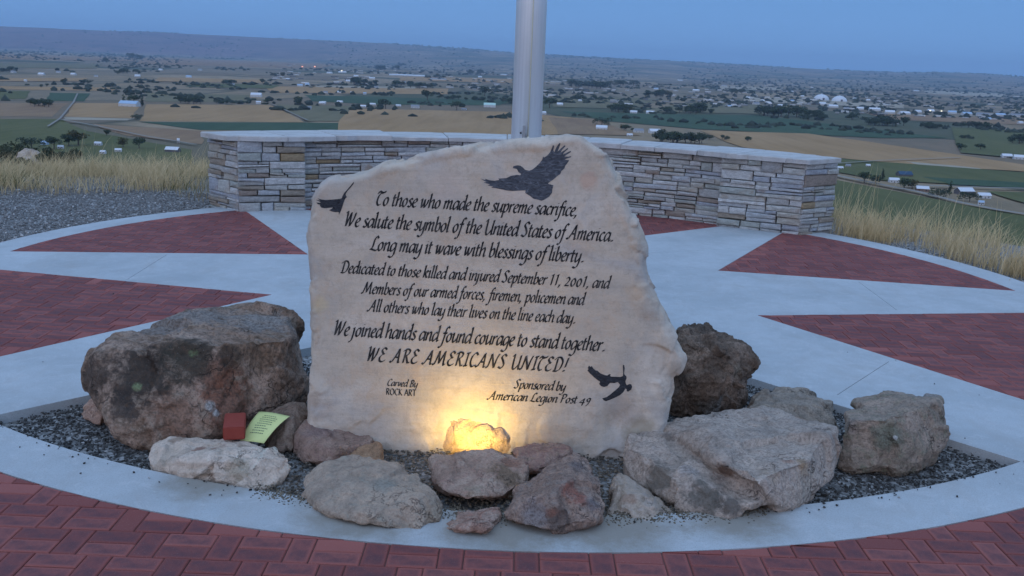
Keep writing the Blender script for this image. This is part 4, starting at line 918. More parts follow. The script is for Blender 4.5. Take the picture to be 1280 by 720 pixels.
mkrock('rock', g2, dict(ca=(.52, .48, .42), cb=(.66, .62, .56), cc=(.54, .52, .48), scale=8, dark=(.14, .09, .06), darkamt=.25, spots=[(250, 567, 3.85, .05, (.30, .13, .09), .75), (220, 549, 3.95, .05, (.26, .14, .08), .6), (275, 563, 3.85, .04, (.32, .15, .11), .7), (300, 585, 3.7, .06, (.40, .34, .24), .6)]), 'long low white rock lying in front of the boulder', voxel=.007, amp=.009, freq=9, seed=5, strata=.05, group=GRP)
g3 = [[(330, 553, 4.06), (338, 518, 4.25), (368, 500.5, 4.33), (380, 504, 4.35), (384, 518, 4.25), (376, 528, 4.18), (347, 555, 4.02), (364, 556, 4.03), (364, 520, 4.15)]]
mkrock('rock', g3, dict(ca=(.20, .16, .13), cb=(.32, .28, .24), cc=(.27, .2, .17), scale=12, spots=[(362, 550, 4.05, .03, (.3, .12, .08), .7)]), 'narrow slanted rock behind the yellow green paper', voxel=.006, amp=.006, freq=12, seed=7, group=GRP)
g4 = [[(369, 555, 4.05), (371, 539, 4.1), (389, 521, 4.25), (404, 520, 4.27), (429, 530, 4.22), (449, 534, 4.2), (469, 545, 4.14), (464, 553, 4.06), (427, 560, 3.95), (393, 552, 3.97), (380, 570, 3.92), (398, 576.5, 3.88), (428, 570, 3.94)]]
mkrock('rock', g4, dict(ca=(.28, .21, .18), cb=(.38, .31, .27), cc=(.33, .24, .22), scale=9, spots=[(400, 540, 4.1, .08, (.36, .26, .24), .6), (425, 566, 3.95, .03, (.33, .2, .12), .6)]), 'flat topped purplish rock at the lower left corner of the carved stone', voxel=.006, amp=.007, freq=10, seed=9, group=GRP)
g5 = [[(431, 562, 3.97), (440, 572, 3.93), (475, 571, 3.95), (478.5, 563, 4.0), (476, 552, 4.06), (436, 558, 4.08), (431, 568, 3.97)]]
mkrock('rock', g5, dict(ca=(.38, .27, .18), cb=(.48, .36, .25), scale=14), 'small tan rock wedged against the purplish rock', voxel=.005, amp=.004, freq=16, seed=11, group=GRP)
g6 = [[(379.5, 592, 3.66), (384, 582, 3.7), (416, 576, 3.76), (438, 573.5, 3.8), (458, 569.5, 3.8), (476, 577, 3.76), (511, 587, 3.68), (533, 601, 3.6), (558, 621, 3.49), (563, 632, 3.45), (549, 645, 3.40), (529, 656, 3.31), (498, 652.5, 3.31), (464, 656, 3.28), (436, 650, 3.3), (404, 636, 3.4), (384.5, 619, 3.53), (440, 605, 3.5), (490, 605, 3.47), (520, 622, 3.38), (425, 625, 3.42)]]
mkrock('rock', g6, dict(ca=(.33, .30, .26), cb=(.43, .38, .32), cc=(.30, .31, .28), scale=7, darkamt=.3, dark=(.15, .12, .1), spots=[(540, 640, 3.4, .07, (.40, .33, .24), .6), (480, 600, 3.5, .07, (.26, .30, .27), .5)]), 'large rounded grey slab in front left of the lamp', voxel=.007, amp=.008, freq=8, seed=13, group=GRP)
g7 = [[(530.5, 567, 3.86), (557, 565, 3.87), (639, 564.5, 3.88), (660, 576, 3.82), (664, 590, 3.78), (640, 615, 3.6), (619, 626, 3.52), (588, 623.5, 3.5), (561, 616.5, 3.53), (542, 603, 3.64), (534, 589, 3.75), (588, 618, 3.5), (641, 575, 3.82), (615, 597, 3.64)]]
mkrock('rock', g7, dict(ca=(.34, .27, .23), cb=(.44, .38, .33), cc=(.36, .26, .23), scale=8, spots=[(630, 600, 3.7, .09, (.20, .13, .07), .7), (640, 580, 3.8, .05, (.32, .15, .1), .6), (545, 575, 3.9, .06, (.36, .2, .15), .5), (590, 608, 3.55, .05, (.42, .36, .26), .5)]), 'flat pinkish rock right in front of the glowing lamp', voxel=.006, amp=.007, freq=10, seed=15, group=GRP)
g8 = [[(546, 651, 3.36), (566, 661, 3.28), (601, 663.5, 3.25), (619, 656, 3.29), (617, 645, 3.38), (626, 630, 3.5), (561, 628, 3.5), (548, 645, 3.4), (590, 650, 3.3)]]
mkrock('rock', g8, dict(ca=(.36, .25, .21), cb=(.46, .40, .36), cc=(.4, .24, .2), scale=11, spots=[(600, 660, 3.27, .05, (.4, .2, .14), .6)]), 'thin reddish flagstone fragment at the front edge of the bed', voxel=.005, amp=.006, freq=12, seed=17, group=GRP)
g9 = [[(722, 559.5, 3.72), (733, 562, 3.72), (741, 581, 3.64), (750, 601, 3.53), (760.5, 637, 3.40), (753, 651, 3.35), (723, 663, 3.29), (706, 666, 3.27), (672, 659, 3.3), (627, 650, 3.36), (624, 637, 3.42), (646, 609, 3.53), (674, 589, 3.62), (702, 571, 3.68), (700, 618, 3.36), (725, 600, 3.5), (665, 625, 3.36)]]
mkrock('rock', g9, dict(ca=(.25, .20, .175), cb=(.36, .29, .25), cc=(.27, .26, .25), scale=8, dark=(.06, .05, .05), darkamt=.5, spots=[(715, 612, 3.4, .055, (.40, .17, .12), .85), (725, 625, 3.4, .04, (.36, .14, .1), .8), (668, 645, 3.33, .07, (.30, .30, .31), .6), (700, 650, 3.3, .06, (.09, .075, .07), .7), (740, 630, 3.4, .04, (.17, .16, .17), .7), (720, 585, 3.6, .05, (.17, .155, .16), .6), (690, 640, 3.33, .03, (.28, .12, .08), .7)]), 'triangular red stained rock at the front', voxel=.007, amp=.009, freq=9, seed=19, group=GRP)
g10 = [[(642, 562, 3.98), (660, 555, 4.05), (689, 550.5, 4.1), (716, 556, 4.05), (695, 567, 3.93), (662, 579, 3.86), (656, 590, 3.8), (690, 580, 3.86), (715, 564, 3.98)]]
mkrock('rock', g10, dict(ca=(.32, .22, .2), cb=(.42, .33, .29), cc=(.38, .31, .24), scale=12), 'pinkish rock tucked behind the triangular rock', voxel=.006, amp=.005, freq=13, seed=21, group=GRP)
g11 = [[(766, 590.5, 3.8), (781, 592, 3.82), (813, 605, 3.76), (839, 630, 3.62), (845, 639, 3.56), (840, 648, 3.5), (816, 656.5, 3.42), (785, 649, 3.44), (763, 637, 3.5), (779, 613, 3.6), (812, 631, 3.5)]]
mkrock('rock', g11, dict(ca=(.42, .39, .34), cb=(.52, .49, .44), cc=(.40, .40, .40), scale=10, dark=(.18, .12, .09), darkamt=.25, spots=[(785, 622, 3.55, .04, (.42, .25, .17), .5)]), 'small pale wedge shaped rock right of the triangular rock', voxel=.006, amp=.006, freq=11, seed=23, group=GRP)
gU = [(826, 536, 4.25), (883, 521, 4.38), (919, 513, 4.42), (935, 506.5, 4.42), (956, 507.5, 4.42), (987, 518, 4.35), (1042, 529, 4.2), (1044, 572, 3.97), (1042, 596, 3.85), (1023, 612, 3.74), (985, 635, 3.58), (962, 630, 3.62), (945, 602, 3.50), (908, 583, 3.63), (877, 548, 3.96), (952, 590, 3.62), (977, 580, 3.62), (1005, 570, 3.68), (1029, 556, 3.82), (1041, 545, 3.95), (860, 545, 4.1)]
gL = [(772, 549, 4.02), (776, 544, 4.06), (813, 536.5, 4.18), (840, 546, 4.14), (866, 557, 4.06), (898, 601, 3.69), (938, 618, 3.57), (974, 620, 3.58), (976, 622, 3.6), (935, 637, 3.52), (898, 643, 3.49), (871, 638, 3.52), (837, 617, 3.63), (803, 604, 3.73), (777, 567, 3.94), (784, 564, 3.94), (837, 581, 3.77), (877, 604, 3.61), (908, 620, 3.54), (940, 627, 3.52)]
mkrock('boulder', [gU, gL], dict(ca=(.33, .31, .285), cb=(.45, .42, .385), cc=(.38, .36, .34), scale=6, darkamt=.5, dark=(.1, .085, .07), spots=[(1000, 585, 3.68, .045, (.40, .21, .07), .9), (1005, 600, 3.68, .09, (.48, .40, .32), .7), (1040, 560, 3.95, .07, (.36, .2, .12), .6), (960, 600, 3.6, .06, (.42, .33, .24), .7), (985, 572, 3.68, .04, (.38, .2, .13), .6),
        (820, 595, 3.75, .10, (.15, .135, .11), .75), (880, 622, 3.55, .09, (.11, .105, .09), .8), (915, 632, 3.5, .06, (.10, .09, .08), .8), (902, 590, 3.66, .045, (.16, .09, .06), .85), (885, 568, 3.85, .04, (.16, .10, .065), .8), (930, 608, 3.57, .04, (.15, .09, .06), .8), (835, 545, 4.1, .04, (.13, .09, .07), .6), (860, 590, 3.7, .05, (.46, .42, .4), .5)]),  # dark patches paint shade under the lower slab's lip; brown ones stain the step
       'big flat stepped slab of grey and tan rock right of the carved stone', cat='boulder', voxel=.009, amp=.012, freq=7, seed=25, it=1)
g13 = [[(838, 410, 4.95), (861, 406, 5.1), (885, 408, 5.12), (909, 421, 5.1), (930, 432, 5.05), (942, 444, 5.0), (944, 458, 4.95), (936, 485, 4.9), (924, 505, 4.85), (891, 517, 4.68), (850, 522, 4.66), (832, 524, 4.7), (828, 440, 4.75), (860, 428, 4.68), (902, 440, 4.66), (925, 455, 4.74), (905, 475, 4.6), (850, 480, 4.6), (880, 455, 4.6)]]
mkrock('boulder', g13, dict(ca=(.13, .105, .085), cb=(.27, .22, .18), cc=(.19, .15, .12), scale=8, darkamt=.6, dark=(.035, .028, .022), spots=[(926, 465, 4.72, .05, (.33, .27, .2), .7), (888, 508, 4.66, .08, (.25, .23, .2), .7), (875, 412, 5.05, .14, (.055, .048, .042), .6)]), 'dark brown rough boulder right behind the carved stone', cat='boulder', voxel=.009, amp=.02, freq=9, seed=27)
g14 = [[(934, 498, 4.78), (961, 484, 4.95), (980, 482, 4.97), (1025, 489, 4.92), (1044, 496, 4.85), (1051, 509, 4.75), (1050, 527, 4.63), (960, 506, 4.62), (1010, 508, 4.6), (1038, 512, 4.62), (1000, 548, 4.42), (940, 535, 4.5), (930, 515, 4.6), (1045, 545, 4.48)]]
mkrock('rock', g14, dict(ca=(.27, .26, .235), cb=(.36, .34, .30), cc=(.2, .2, .175), scale=8, darkamt=.4), 'rounded grey green rock behind the stepped slab', voxel=.007, amp=.009, freq=9, seed=29, group=GRP)
g15 = [[(1052, 526, 4.15), (1062, 518, 4.3), (1074, 501, 4.5), (1099, 490.5, 4.6), (1123, 490, 4.62), (1160, 493, 4.62), (1178, 498, 4.55), (1179, 524, 4.4), (1181, 567, 4.2), (1163, 578, 4.12), (1141, 588, 4.04), (1099, 588, 4.02), (1053, 576, 4.08), (1064, 523, 4.12), (1111, 520, 4.06), (1137, 511, 4.12), (1175, 504, 4.26), (1150, 560, 4.08)]]
mkrock('boulder', g15, dict(ca=(.25, .23, .20), cb=(.35, .31, .27), cc=(.19, .21, .165), scale=7, darkamt=.45, spots=[(1110, 545, 4.05, .08, (.16, .19, .14), .7), (1060, 530, 4.13, .06, (.35, .29, .25), .6), (1110, 549, 4.03, .018, (.72, .72, .70), .9), (1120, 548, 4.03, .016, (.72, .72, .70), .9), (1106, 538, 4.03, .009, (.7, .7, .65), .9), (1120, 537, 4.03, .008, (.7, .7, .65), .9), (1128, 550, 4.03, .013, (.7, .7, .68), .9), (1150, 500, 4.45, .1, (.36, .33, .31), .6)]),
       'square block shaped rock with white flecks at the right of the gravel bed', cat='boulder', voxel=.008, amp=.011, freq=8, seed=31, it=1)
g16 = [[(98, 507, 4.42), (107, 518, 4.34), (124, 524, 4.28), (130, 507, 4.35), (115, 490, 4.5), (128, 492, 4.48)]]
mkrock('rock', g16, dict(ca=(.38, .27, .22), cb=(.48, .37, .31), scale=12), 'small pink rock at the left foot of the large boulder', voxel=.006, amp=.004, freq=13, seed=33, group=GRP)
g17 = [[(554, 561, 4.143), (554, 530, 4.163), (562, 513, 4.183), (578, 504.5, 4.198), (594, 506, 4.198), (610, 517, 4.188), (629, 530, 4.173), (642, 546, 4.153), (643, 559, 4.133), (617, 564, 4.103), (575, 564, 4.103), (566, 542, 4.123), (582, 526, 4.148), (600, 530, 4.138), (622, 547, 4.113)]]
mkrock('slab', g17, dict(ca=(.52, .42, .30), cb=(.62, .52, .40), scale=14, dark=(.25, .17, .1), darkamt=.25), 'small arched stone slab leaning on the carved stone, lit by the lamp', cat='rock', voxel=.005, amp=.0028, freq=12, seed=35, ridg=.6, chips=2, it=9)

# ------------------------------------------------------------------ the carved stone
LEAN = math.radians(6); SO = Vector((0, 4.14, 0)); SU = Vector((1, 0, 0)); SV = Vector((0, math.sin(LEAN), math.cos(LEAN))); SN = SU.cross(SV)  # SN points to the camera (-y)
if SN.y > 0: SN = -SN
def SP(px, py):
    d = ray(px, py); t_ = (SO - CAM).dot(SN) / d.dot(SN); q = CAM + d * t_ - SO; return q.dot(SU), q.dot(SV)
OUT = [(384, 505), (386, 470), (387, 440), (389, 400), (385, 350), (384, 300), (383, 262), (386, 246), (397, 232), (410, 223), (430, 219), (455, 216), (470, 208.5), (495, 202), (520, 194), (545, 188), (575, 183), (600, 182), (640, 177), (676, 176), (692, 171), (712, 167), (728, 168.5), (740, 177), (756, 187), (766, 203), (775, 225), (785, 247), (796, 272), (806, 294), (811, 315), (811.5, 335), (818, 358), (829, 381), (840, 406), (849, 425), (853, 449), (850.5, 466), (842, 474), (843.5, 495), (836, 520), (832, 560), (790, 585), (640, 580), (500, 575), (384, 560)]
poly = [Vector(SP(*p)) for p in OUT]; poly = ccw(poly)
def inset_poly(poly, fn):
    o = []
    for i, p in enumerate(poly):
        a = (p - poly[i - 1]).normalized(); b = (poly[(i + 1) % len(poly)] - p).normalized(); n = (Vector((-a.y, a.x)) + Vector((-b.y, b.x))).normalized(); o.append(p + n * fn(p))
    return o
def rim(p): # wider rough margin on the right flank, narrower elsewhere
    return .05 if p.x > .42 else (.028 if p.y > .8 else .02)
stone = empty('memorial_stone', SO); tag(stone, 'upright cream memorial stone carved with black lettering and three birds', 'memorial stone')
bm = bmesh.new(); rings = []
lay_ = [(0.0, lambda p: rim(p)), (.018, lambda p: rim(p) * .42), (.06, lambda p: 0), (.24, lambda p: .004), (.33, lambda p: .06)]
for dep_, fn in lay_:
    rings.append([bm.verts.new(SU * q.x + SV * q.y - SN * dep_) for q in inset_poly(poly, fn)])
n_ = len(poly)
for a, b in zip(rings, rings[1:]):
    for i in range(n_): j = (i + 1) % n_; bm.faces.new((a[i], a[j], b[j], b[i]))
bm.faces.new(rings[0]); bm.faces.new(rings[-1][::-1]); bmesh.ops.recalc_face_normals(bm, faces=bm.faces)
bmesh.ops.triangulate(bm, faces=bm.faces)
me = remesh(bm, .0085, 'stone_body'); P = co(me); P = smooth_co(me, P, 3)
me.vertices.foreach_set('co', P.astype(np.float32).ravel()); me.update(); N_ = nrm(me)
Uc = P @ np.array(SU); Vc = P @ np.array(SV); Dc = P @ np.array(SN)
# distance to outline, in plane
pa = np.array([(q.x, q.y) for q in poly]); dist = np.full(len(P), 9.)
for i in range(n_):
    a = pa[i]; b = pa[(i + 1) % n_]; ab = b - a; tt = np.clip(((Uc - a[0]) * ab[0] + (Vc - a[1]) * ab[1]) / (ab @ ab), 0, 1)
    dist = np.minimum(dist, np.hypot(Uc - a[0] - tt * ab[0], Vc - a[1] - tt * ab[1]))
facing = Dc > -.02
# rough zones: margins, right flank, lower rim
r_lim = .035 + .09 * np.clip((Uc - .45) / .15, 0, 1) + .05 * np.clip((.30 - Vc) / .12, 0, 1) * 1.6
rough = np.where(facing, np.clip(1 - (dist - r_lim * .6) / (r_lim * .8), 0, 1), 1.0)
rough = np.clip(rough, .0, 1)
low = np.clip((.20 - Vc) / .1, 0, 1); rough = np.maximum(rough, np.where(facing, low * .45, 0))
d = rough * (.020 * fbm(P * 6 + 3, 5, 41, .6) + .010 * (1 - np.abs(fbm(P * 13, 3, 43))) - .008 * np.clip(fbm(P * np.array([9, 9, 26]), 3, 45), 0, 1)) * .32 + rough * (facets(P, .16, 61, .13, .009) + facets(P, .06, 62, .2, .0045)) + .0022 * fbm(P * 3.2, 3, 47) + .0004 * fbm(P * 40, 2, 49)
# overhanging bulge at the right and the recessed flank of the base
d += .03 * np.exp(-(((Uc - .80) / .05) ** 2 + ((Vc - .42) / .06) ** 2)) - .05 * np.exp(-(((Uc - .50) / .07) ** 2 + ((Vc - .13) / .10) ** 2)) * facing
P = P + N_ * d[:, None]
me.vertices.foreach_set('co', P.astype(np.float32).ravel()); me.polygons.foreach_set('use_smooth', np.ones(len(me.polygons), bool)); me.update()
def stonemat():
    n = NT('carved_sandstone', .9, .2)
    f1 = n.noise(2.6, 7, .62, dist=.5); f2 = n.noise(9, 7, .7, dist=.3); f3 = n.noise(90, 4, .7)
    c = n.ramp(f1, [(.30, (.44, .39, .33)), (.44, (.58, .48, .37)), (.56, (.63, .535, .43)), (.70, (.70, .60, .48))])
    c = n.mix(n.ramp(f2, [(.5, 0.0), (.66, .6)]), c, (.58, .42, .29))
    c = n.mix(n.ramp(n.noise(3.3, 6, .65, dist=.8), [(.5, 0.0), (.66, .55)]), c, (.43, .415, .40))
    c = n.mix(n.ramp(n.noise(26, 5, .75), [(.36, .45), (.5, 0.0)]), c, (.40, .33, .26))
    c = n.mix(n.ramp(n.noise(5, 6, .7, dist=1), [(.58, 0.0), (.72, .5)]), c, (.46, .41, .35))
    for (a, b, r_, cl_, am) in ((737, 225, .05, (.60, .36, .25), .5), (690, 345, .12, (.66, .50, .33), .4), (795, 365, .06, (.56, .40, .26), .45), (760, 180, .05, (.50, .42, .36), .5), (400, 380, .05, (.64, .50, .30), .6), (797, 540, .09, (.34, .27, .18), .7),
                               (845, 462, .05, (.36, .29, .22), .6), (560, 235, .10, (.66, .52, .42), .4), (645, 240, .12, (.68, .52, .42), .4), (392, 500, .05, (.45, .32, .22), .5), (820, 330, .08, (.50, .47, .43), .5)):
        u_, v_ = SP(a, b); mp = n.n('ShaderNodeVectorMath', operation='DISTANCE'); n.l(n.co, mp.inputs[0]); mp.inputs[1].default_value = tuple(SU * u_ + SV * v_)
        dd = n.math('ADD', n.math('DIVIDE', mp.outputs['Value'], r_), n.math('MULTIPLY', n.math('SUBTRACT', f2, .5), 2.0))
        c = n.mix(n.ramp(dd, [(.5, am), (1.2, 0.0)]), c, cl_)
    c = n.mix(n.ramp(f3, [(.3, .3), (.45, 0.0)]), c, (.36, .29, .22))
    bed_ = n.noise(1, 5, .7, vec=n.mapping((2.5, 2.5, 34), (0, .12, 0)), dist=.4)
    c = n.mix(n.ramp(bed_, [(.5, 0.0), (.62, .22)]), c, (.40, .34, .28))
    c = n.mix(1.0, c, (.94, .945, .965), 'MULTIPLY')
    h = n.math('ADD', n.math('ADD', n.math('MULTIPLY', f2, .5), n.math('MULTIPLY', bed_, .25)), n.math('MULTIPLY', f3, .4))
    return n.done(c, h, .007, .9)
M['stone'] = stonemat(); me.materials.append(M['stone'])
body = bpy.data.objects.new('stone_body', me); body.parent = stone; col.objects.link(body)
bvh = BVHTree.FromPolygons([tuple(p) for p in P.tolist()], [tuple(p.vertices) for p in me.polygons])
def surf(u_, v_, lift=.0012):
    o_ = SU * u_ + SV * v_ + SN * .3; h = bvh.ray_cast(o_, -SN); 
    return (h[0] if h[0] else SU * u_ + SV * v_) + SN * lift

# pen-stroke lettering (broad nib, italic hand)
GL = {
 'a': (.80, '~.62,.9 .36,1 .1,.62 .1,.14 .28,.02 .6,.5;~.66,1 .64,.3 .68,.02 .86,.16'), 'b': (.74, '|.14,1.7 .12,.1;~.12,.6 .42,1 .6,.75 .58,.3 .35,0 .12,.1;~0,1.58 .14,1.7'),
 'c': (.60, '~.56,.86 .36,1 .1,.65 .1,.2 .3,0 .55,.16'), 'd': (.82, '~.62,.9 .36,1 .1,.62 .1,.14 .28,.02 .6,.5;~.56,1.6 .68,1.7 .65,.3 .7,.02 .88,.16'),
 'e': (.62, '~.13,.45 .42,.6 .52,.84 .36,1 .1,.65 .1,.2 .3,0 .56,.16'), 'f': (.52, '~.68,1.56 .5,1.72 .32,1.35 .24,.4 .14,-.4 -.06,-.68 -.22,-.58;|.02,.98 .52,.98'),
 'g': (.78, '~.62,.9 .36,1 .1,.62 .1,.14 .28,.02 .6,.5;~.66,1 .64,.2 .58,-.4 .32,-.7 -.02,-.58'), 'h': (.80, '~0,1.58 .14,1.7;|.14,1.7 .1,0;~.12,.55 .44,1 .6,.84 .57,.3 .63,.02 .82,.15'),
 'i': (.38, '~0,.86 .14,1 .13,.3 .18,.02 .36,.16;|.13,1.36 .2,1.44'), 'j': (.38, '~0,.86 .14,1;~.14,1 .12,.1 .02,-.5 -.26,-.68;|.13,1.36 .2,1.44'),
 'k': (.74, '~0,1.58 .14,1.7;|.14,1.7 .1,0;~.12,.5 .46,1 .56,.8 .2,.52;|.25,.56 .52,.03 .7,.12'), 'l': (.38, '~0,1.58 .14,1.7 .12,.4 .17,.02 .36,.16'),
 'm': (1.16, '~0,.86 .14,1;|.14,1 .1,0;~.12,.55 .4,1 .52,.84 .48,0;~.5,.55 .8,1 .92,.84 .88,.3 .94,.02 1.13,.15'), 'n': (.80, '~0,.86 .14,1;|.14,1 .1,0;~.12,.55 .44,1 .6,.84 .57,.3 .63,.02 .82,.15'),
 'o': (.72, '~.36,1 .1,.65 .1,.2 .3,0 .54,.32 .55,.8 .36,1'), 'p': (.76, '~0,.86 .14,1;|.15,1 .1,-.68;~.13,.55 .44,1 .62,.78 .58,.3 .35,0 .12,.12'),
 'r': (.56, '~0,.86 .14,1;|.14,1 .1,0;~.12,.55 .36,.96 .54,.9'), 's': (.56, '~.5,.88 .32,1 .14,.8 .3,.54 .46,.28 .3,.0 .03,.12'),
 't': (.48, '~.18,1.38 .14,.3 .2,.02 .42,.14;|.0,.98 .42,.98'), 'u': (.82, '~0,.86 .14,1 .12,.3 .2,.02 .36,.08 .62,.55;~.66,1 .63,.3 .68,.02 .86,.15'),
 'v': (.68, '~0,.86 .14,1 .18,.4 .24,0;~.24,0 .5,.5 .58,.98'), 'w': (1.04, '~0,.86 .14,1 .17,.4 .23,0;~.23,0 .42,.45 .5,1;~.5,1 .52,.4 .58,0;~.58,0 .84,.5 .92,.98'),
 'y': (.78, '~0,.86 .14,1 .12,.3 .2,.02 .36,.08 .62,.55;~.66,1 .63,.15 .55,-.4 .3,-.7 0,-.58'), ',': (.42, '|.04,.02 .12,.14;|.16,.12 .14,-.05 .0,-.3'), '.': (.5, '|.18,.0 .26,.17;|.26,.0 .34,.17'), ' ': (.40, ''),
 'T': (.86, '~.02,1.4 .2,1.66 .55,1.52 .95,1.68;~.02,1.36 .2,1.6 .55,1.46 .95,1.62;~.42,1.5 .14,1.0 .1,.35 .32,0 .62,.14'), 'W': (1.28, '~0,1.5 .15,1.65 .18,.8 .2,0;|.2,0 .6,1.6;|.6,1.6 .64,0;~.64,0 1.0,.8 1.14,1.6'),
 'U': (1.1, '~0,1.45 .16,1.65 .18,.6 .25,.05 .5,.02 .85,.6;~.92,1.65 .88,.4 .94,.02 1.12,.15'), 'S': (.82, '~.74,1.42 .48,1.66 .2,1.3 .42,.9 .6,.42 .38,.0 0,.16'),
 'A': (1.12, '~-.16,.14 .06,.04 .42,.8 .72,1.66;|.72,1.66 .82,.0 1.0,.06;|.28,.62 .82,.62'), 'L': (.92, '~.78,1.4 .6,1.66 .36,1.2 .28,.4 .04,.03;~.0,.1 .2,.12 .5,.02 .8,.0 .94,.2'),
 'D': (1.12, '~.34,1.5 .3,.1;~-.02,1.3 .3,1.62 .72,1.6 1.0,1.1 .86,.32 .5,0 .08,.04'), 'M': (1.44, '~-.14,.1 .06,.04 .26,.8 .42,1.65;|.42,1.65 .6,.15;|.6,.15 1.1,1.65;~1.1,1.65 1.12,.4 1.18,.02 1.38,.12'),
 'C': (.86, '~.82,1.38 .56,1.66 .2,1.2 .12,.5 .36,.0 .78,.22'), 'B': (.92, '|.28,1.6 .2,0;~0,1.35 .32,1.65 .7,1.48 .6,1.05 .3,.88 .7,.7 .72,.2 .4,0 .08,.05'),
 'R': (1.0, '|.28,1.6 .2,0;~0,1.35 .32,1.65 .74,1.5 .64,1.05 .3,.84;|.4,.86 .72,.03 .96,.08'), 'O': (.95, '~.5,1.66 .15,1.2 .12,.4 .4,0 .76,.4 .82,1.2 .5,1.66'),
 'K': (.95, '|.28,1.6 .2,0;|.85,1.6 .3,.85;|.38,.85 .7,.03 .92,.08'), 'P': (.86, '|.28,1.6 .18,0;~0,1.35 .32,1.65 .74,1.48 .66,1.0 .28,.78'), 'N': (1.2, '~-.14,.06 .06,.04 .2,.8 .28,1.62;|.28,1.62 .82,.0;~.82,0 .94,1.0 1.14,1.66'),
 'I': (.56, '|.28,1.58 .2,.06;|-.04,.03 .42,.1;|.06,1.52 .52,1.64'), 'E': (.82, '~.72,1.44 .44,1.66 .18,1.34 .42,.94;~.42,.94 .08,.55 .14,.1 .44,.0 .78,.22;|.38,.92 .58,.94'), '!': (.46, '|.34,1.66 .2,.5;|.06,.0 .14,.18;|.14,.0 .22,.18'),
 '1': (.58, '|.12,1.3 .34,1.55 .28,0'), '2': (.74, '~.12,1.0 .34,1.22 .58,.95 .42,.5 .08,.05;|.06,.05 .66,.05'), '0': (.74, '~.36,1.15 .1,.75 .1,.25 .32,0 .58,.35 .6,.85 .36,1.15'), '4': (.84, '|.5,-.35 .62,1.05 .04,.22 .78,.22'), '9': (.72, '~.6,.95 .36,1.1 .12,.8 .3,.42 .6,.7;~.6,1.05 .5,.2 .16,-.42')}
ROMAN = {'R': (.9, '|.15,1.6 .15,0;~.15,1.55 .6,1.5 .62,1.0 .15,.85;|.35,.85 .75,.0'), 'O': (1.15, '~.55,1.6 .15,1.2 .15,.4 .55,0 .95,.4 .95,1.2 .55,1.6'), 'C': (.95, '~.85,1.4 .5,1.6 .15,1.1 .15,.5 .5,0 .85,.2'), 'K': (.9, '|.15,1.6 .15,0;|.75,1.6 .18,.8;|.3,.85 .8,0'),
         'A': (1.0, '|.05,0 .5,1.6;|.5,1.6 .9,0;|.25,.6 .75,.6'), 'T': (.9, '|.05,1.55 .85,1.55;|.45,1.55 .45,0'), ' ': (.5, '')}
def catmull(p, k=7):
    p = [p[0]] + p + [p[-1]]; o = []
    for i in range(1, len(p) - 2):
        for s in range(k):
            t_ = s / k; a, b, c, d_ = p[i - 1], p[i], p[i + 1], p[i + 2]
            o.append(tuple(.5 * ((2 * b[j]) + (-a[j] + c[j]) * t_ + (2 * a[j] - 5 * b[j] + 4 * c[j] - d_[j]) * t_ ** 2 + (-a[j] + 3 * b[j] - 3 * c[j] + d_[j]) * t_ ** 3) for j in (0, 1)))
    o.append(p[-2]); return o
def text_strokes(txt, table, shear, nib, ang=38):
    x = 0; out = []; nx, ny = nib / 2 * math.cos(math.radians(ang)), nib / 2 * math.sin(math.radians(ang))
    for ch in txt:
        adv, gs = table[ch]; adv *= (1.55 if ch == ' ' else 1.1) if (txt.isupper() and table is GL) else 1; adv += .1 if ch.isdigit() else 0
        for st in filter(None, gs.split(';')):
            pts = [tuple(map(float, q.split(','))) for q in st[1:].split()]
            pts = catmull(pts) if st[0] == '~' else [tuple(a[j] + (b[j] - a[j]) * s / 4 for j in (0, 1)) for a, b in zip(pts, pts[1:]) for s in range(4)] + [pts[-1]]
            pts = [(x + a + shear * b, b) for a, b in pts]
            L, Rr = [], []
            for i, p in enumerate(pts):
                a, b = pts[max(0, i - 1)], pts[min(len(pts) - 1, i + 1)]; dx, dy = b[0] - a[0], b[1] - a[1]; l_ = math.hypot(dx, dy) or 1; px_, py_ = -dy / l_, dx / l_
                s = 1 if nx * px_ + ny * py_ >= 0 else -1; t_ = .035
                L.append((p[0] + s * nx + px_ * t_, p[1] + s * ny + py_ * t_)); Rr.append((p[0] - s * nx - px_ * t_, p[1] - s * ny - py_ * t_))
            out.append((L, Rr))
        x += adv
    return out, x
ink = NT('carved_black_paint', .75, .3); M['ink'] = ink.done(ink.mix(ink.ramp(ink.noise(45, 5, .75), [(.45, 0.0), (.7, 1.0)]), (.010, .010, .012), (.085, .078, .072)))
def inscribe(txt, p0, p1, xh_px, table=GL, shear=.21, nib=.205):
    st, wd = text_strokes(txt, table, shear, nib); wd -= .0; a = Vector(SP(*p0)); b = Vector(SP(*p1)); e = (b - a) / wd; up = Vector((-e.y, e.x)).normalized()
    a2 = Vector(SP((p0[0] + p1[0]) / 2, (p0[1] + p1[1]) / 2)); b2 = Vector(SP((p0[0] + p1[0]) / 2, (p0[1] + p1[1]) / 2 - xh_px)); hh = (b2 - a2).length
    V, F = [], []; k = 0
    for L, Rr in st:
        b0 = len(V); k += 1; lift = .0010 + (k % 5) * .00012
        for l_, r_ in zip(L, Rr):
            for q in (l_, r_): w_ = a + e * q[0] + up * (q[1] * hh); V.append(surf(w_.x, w_.y, lift))
        for i in range(len(L) - 1): F.append((b0 + 2 * i, b0 + 2 * i + 1, b0 + 2 * i + 3, b0 + 2 * i + 2))
    o = child('inscription', V, F, M['ink'], stone); o['label'] = 'carved line reading ' + txt; return o
inscribe('To those who made the supreme sacrifice,', (469.5, 256.3), (722, 270.3), 10.6)
inscribe('We salute the symbol of the United States of America.', (430, 282.5), (767, 302), 11)
inscribe('Long may it wave with blessings of liberty.', (462, 312.5), (730, 328), 10.8)
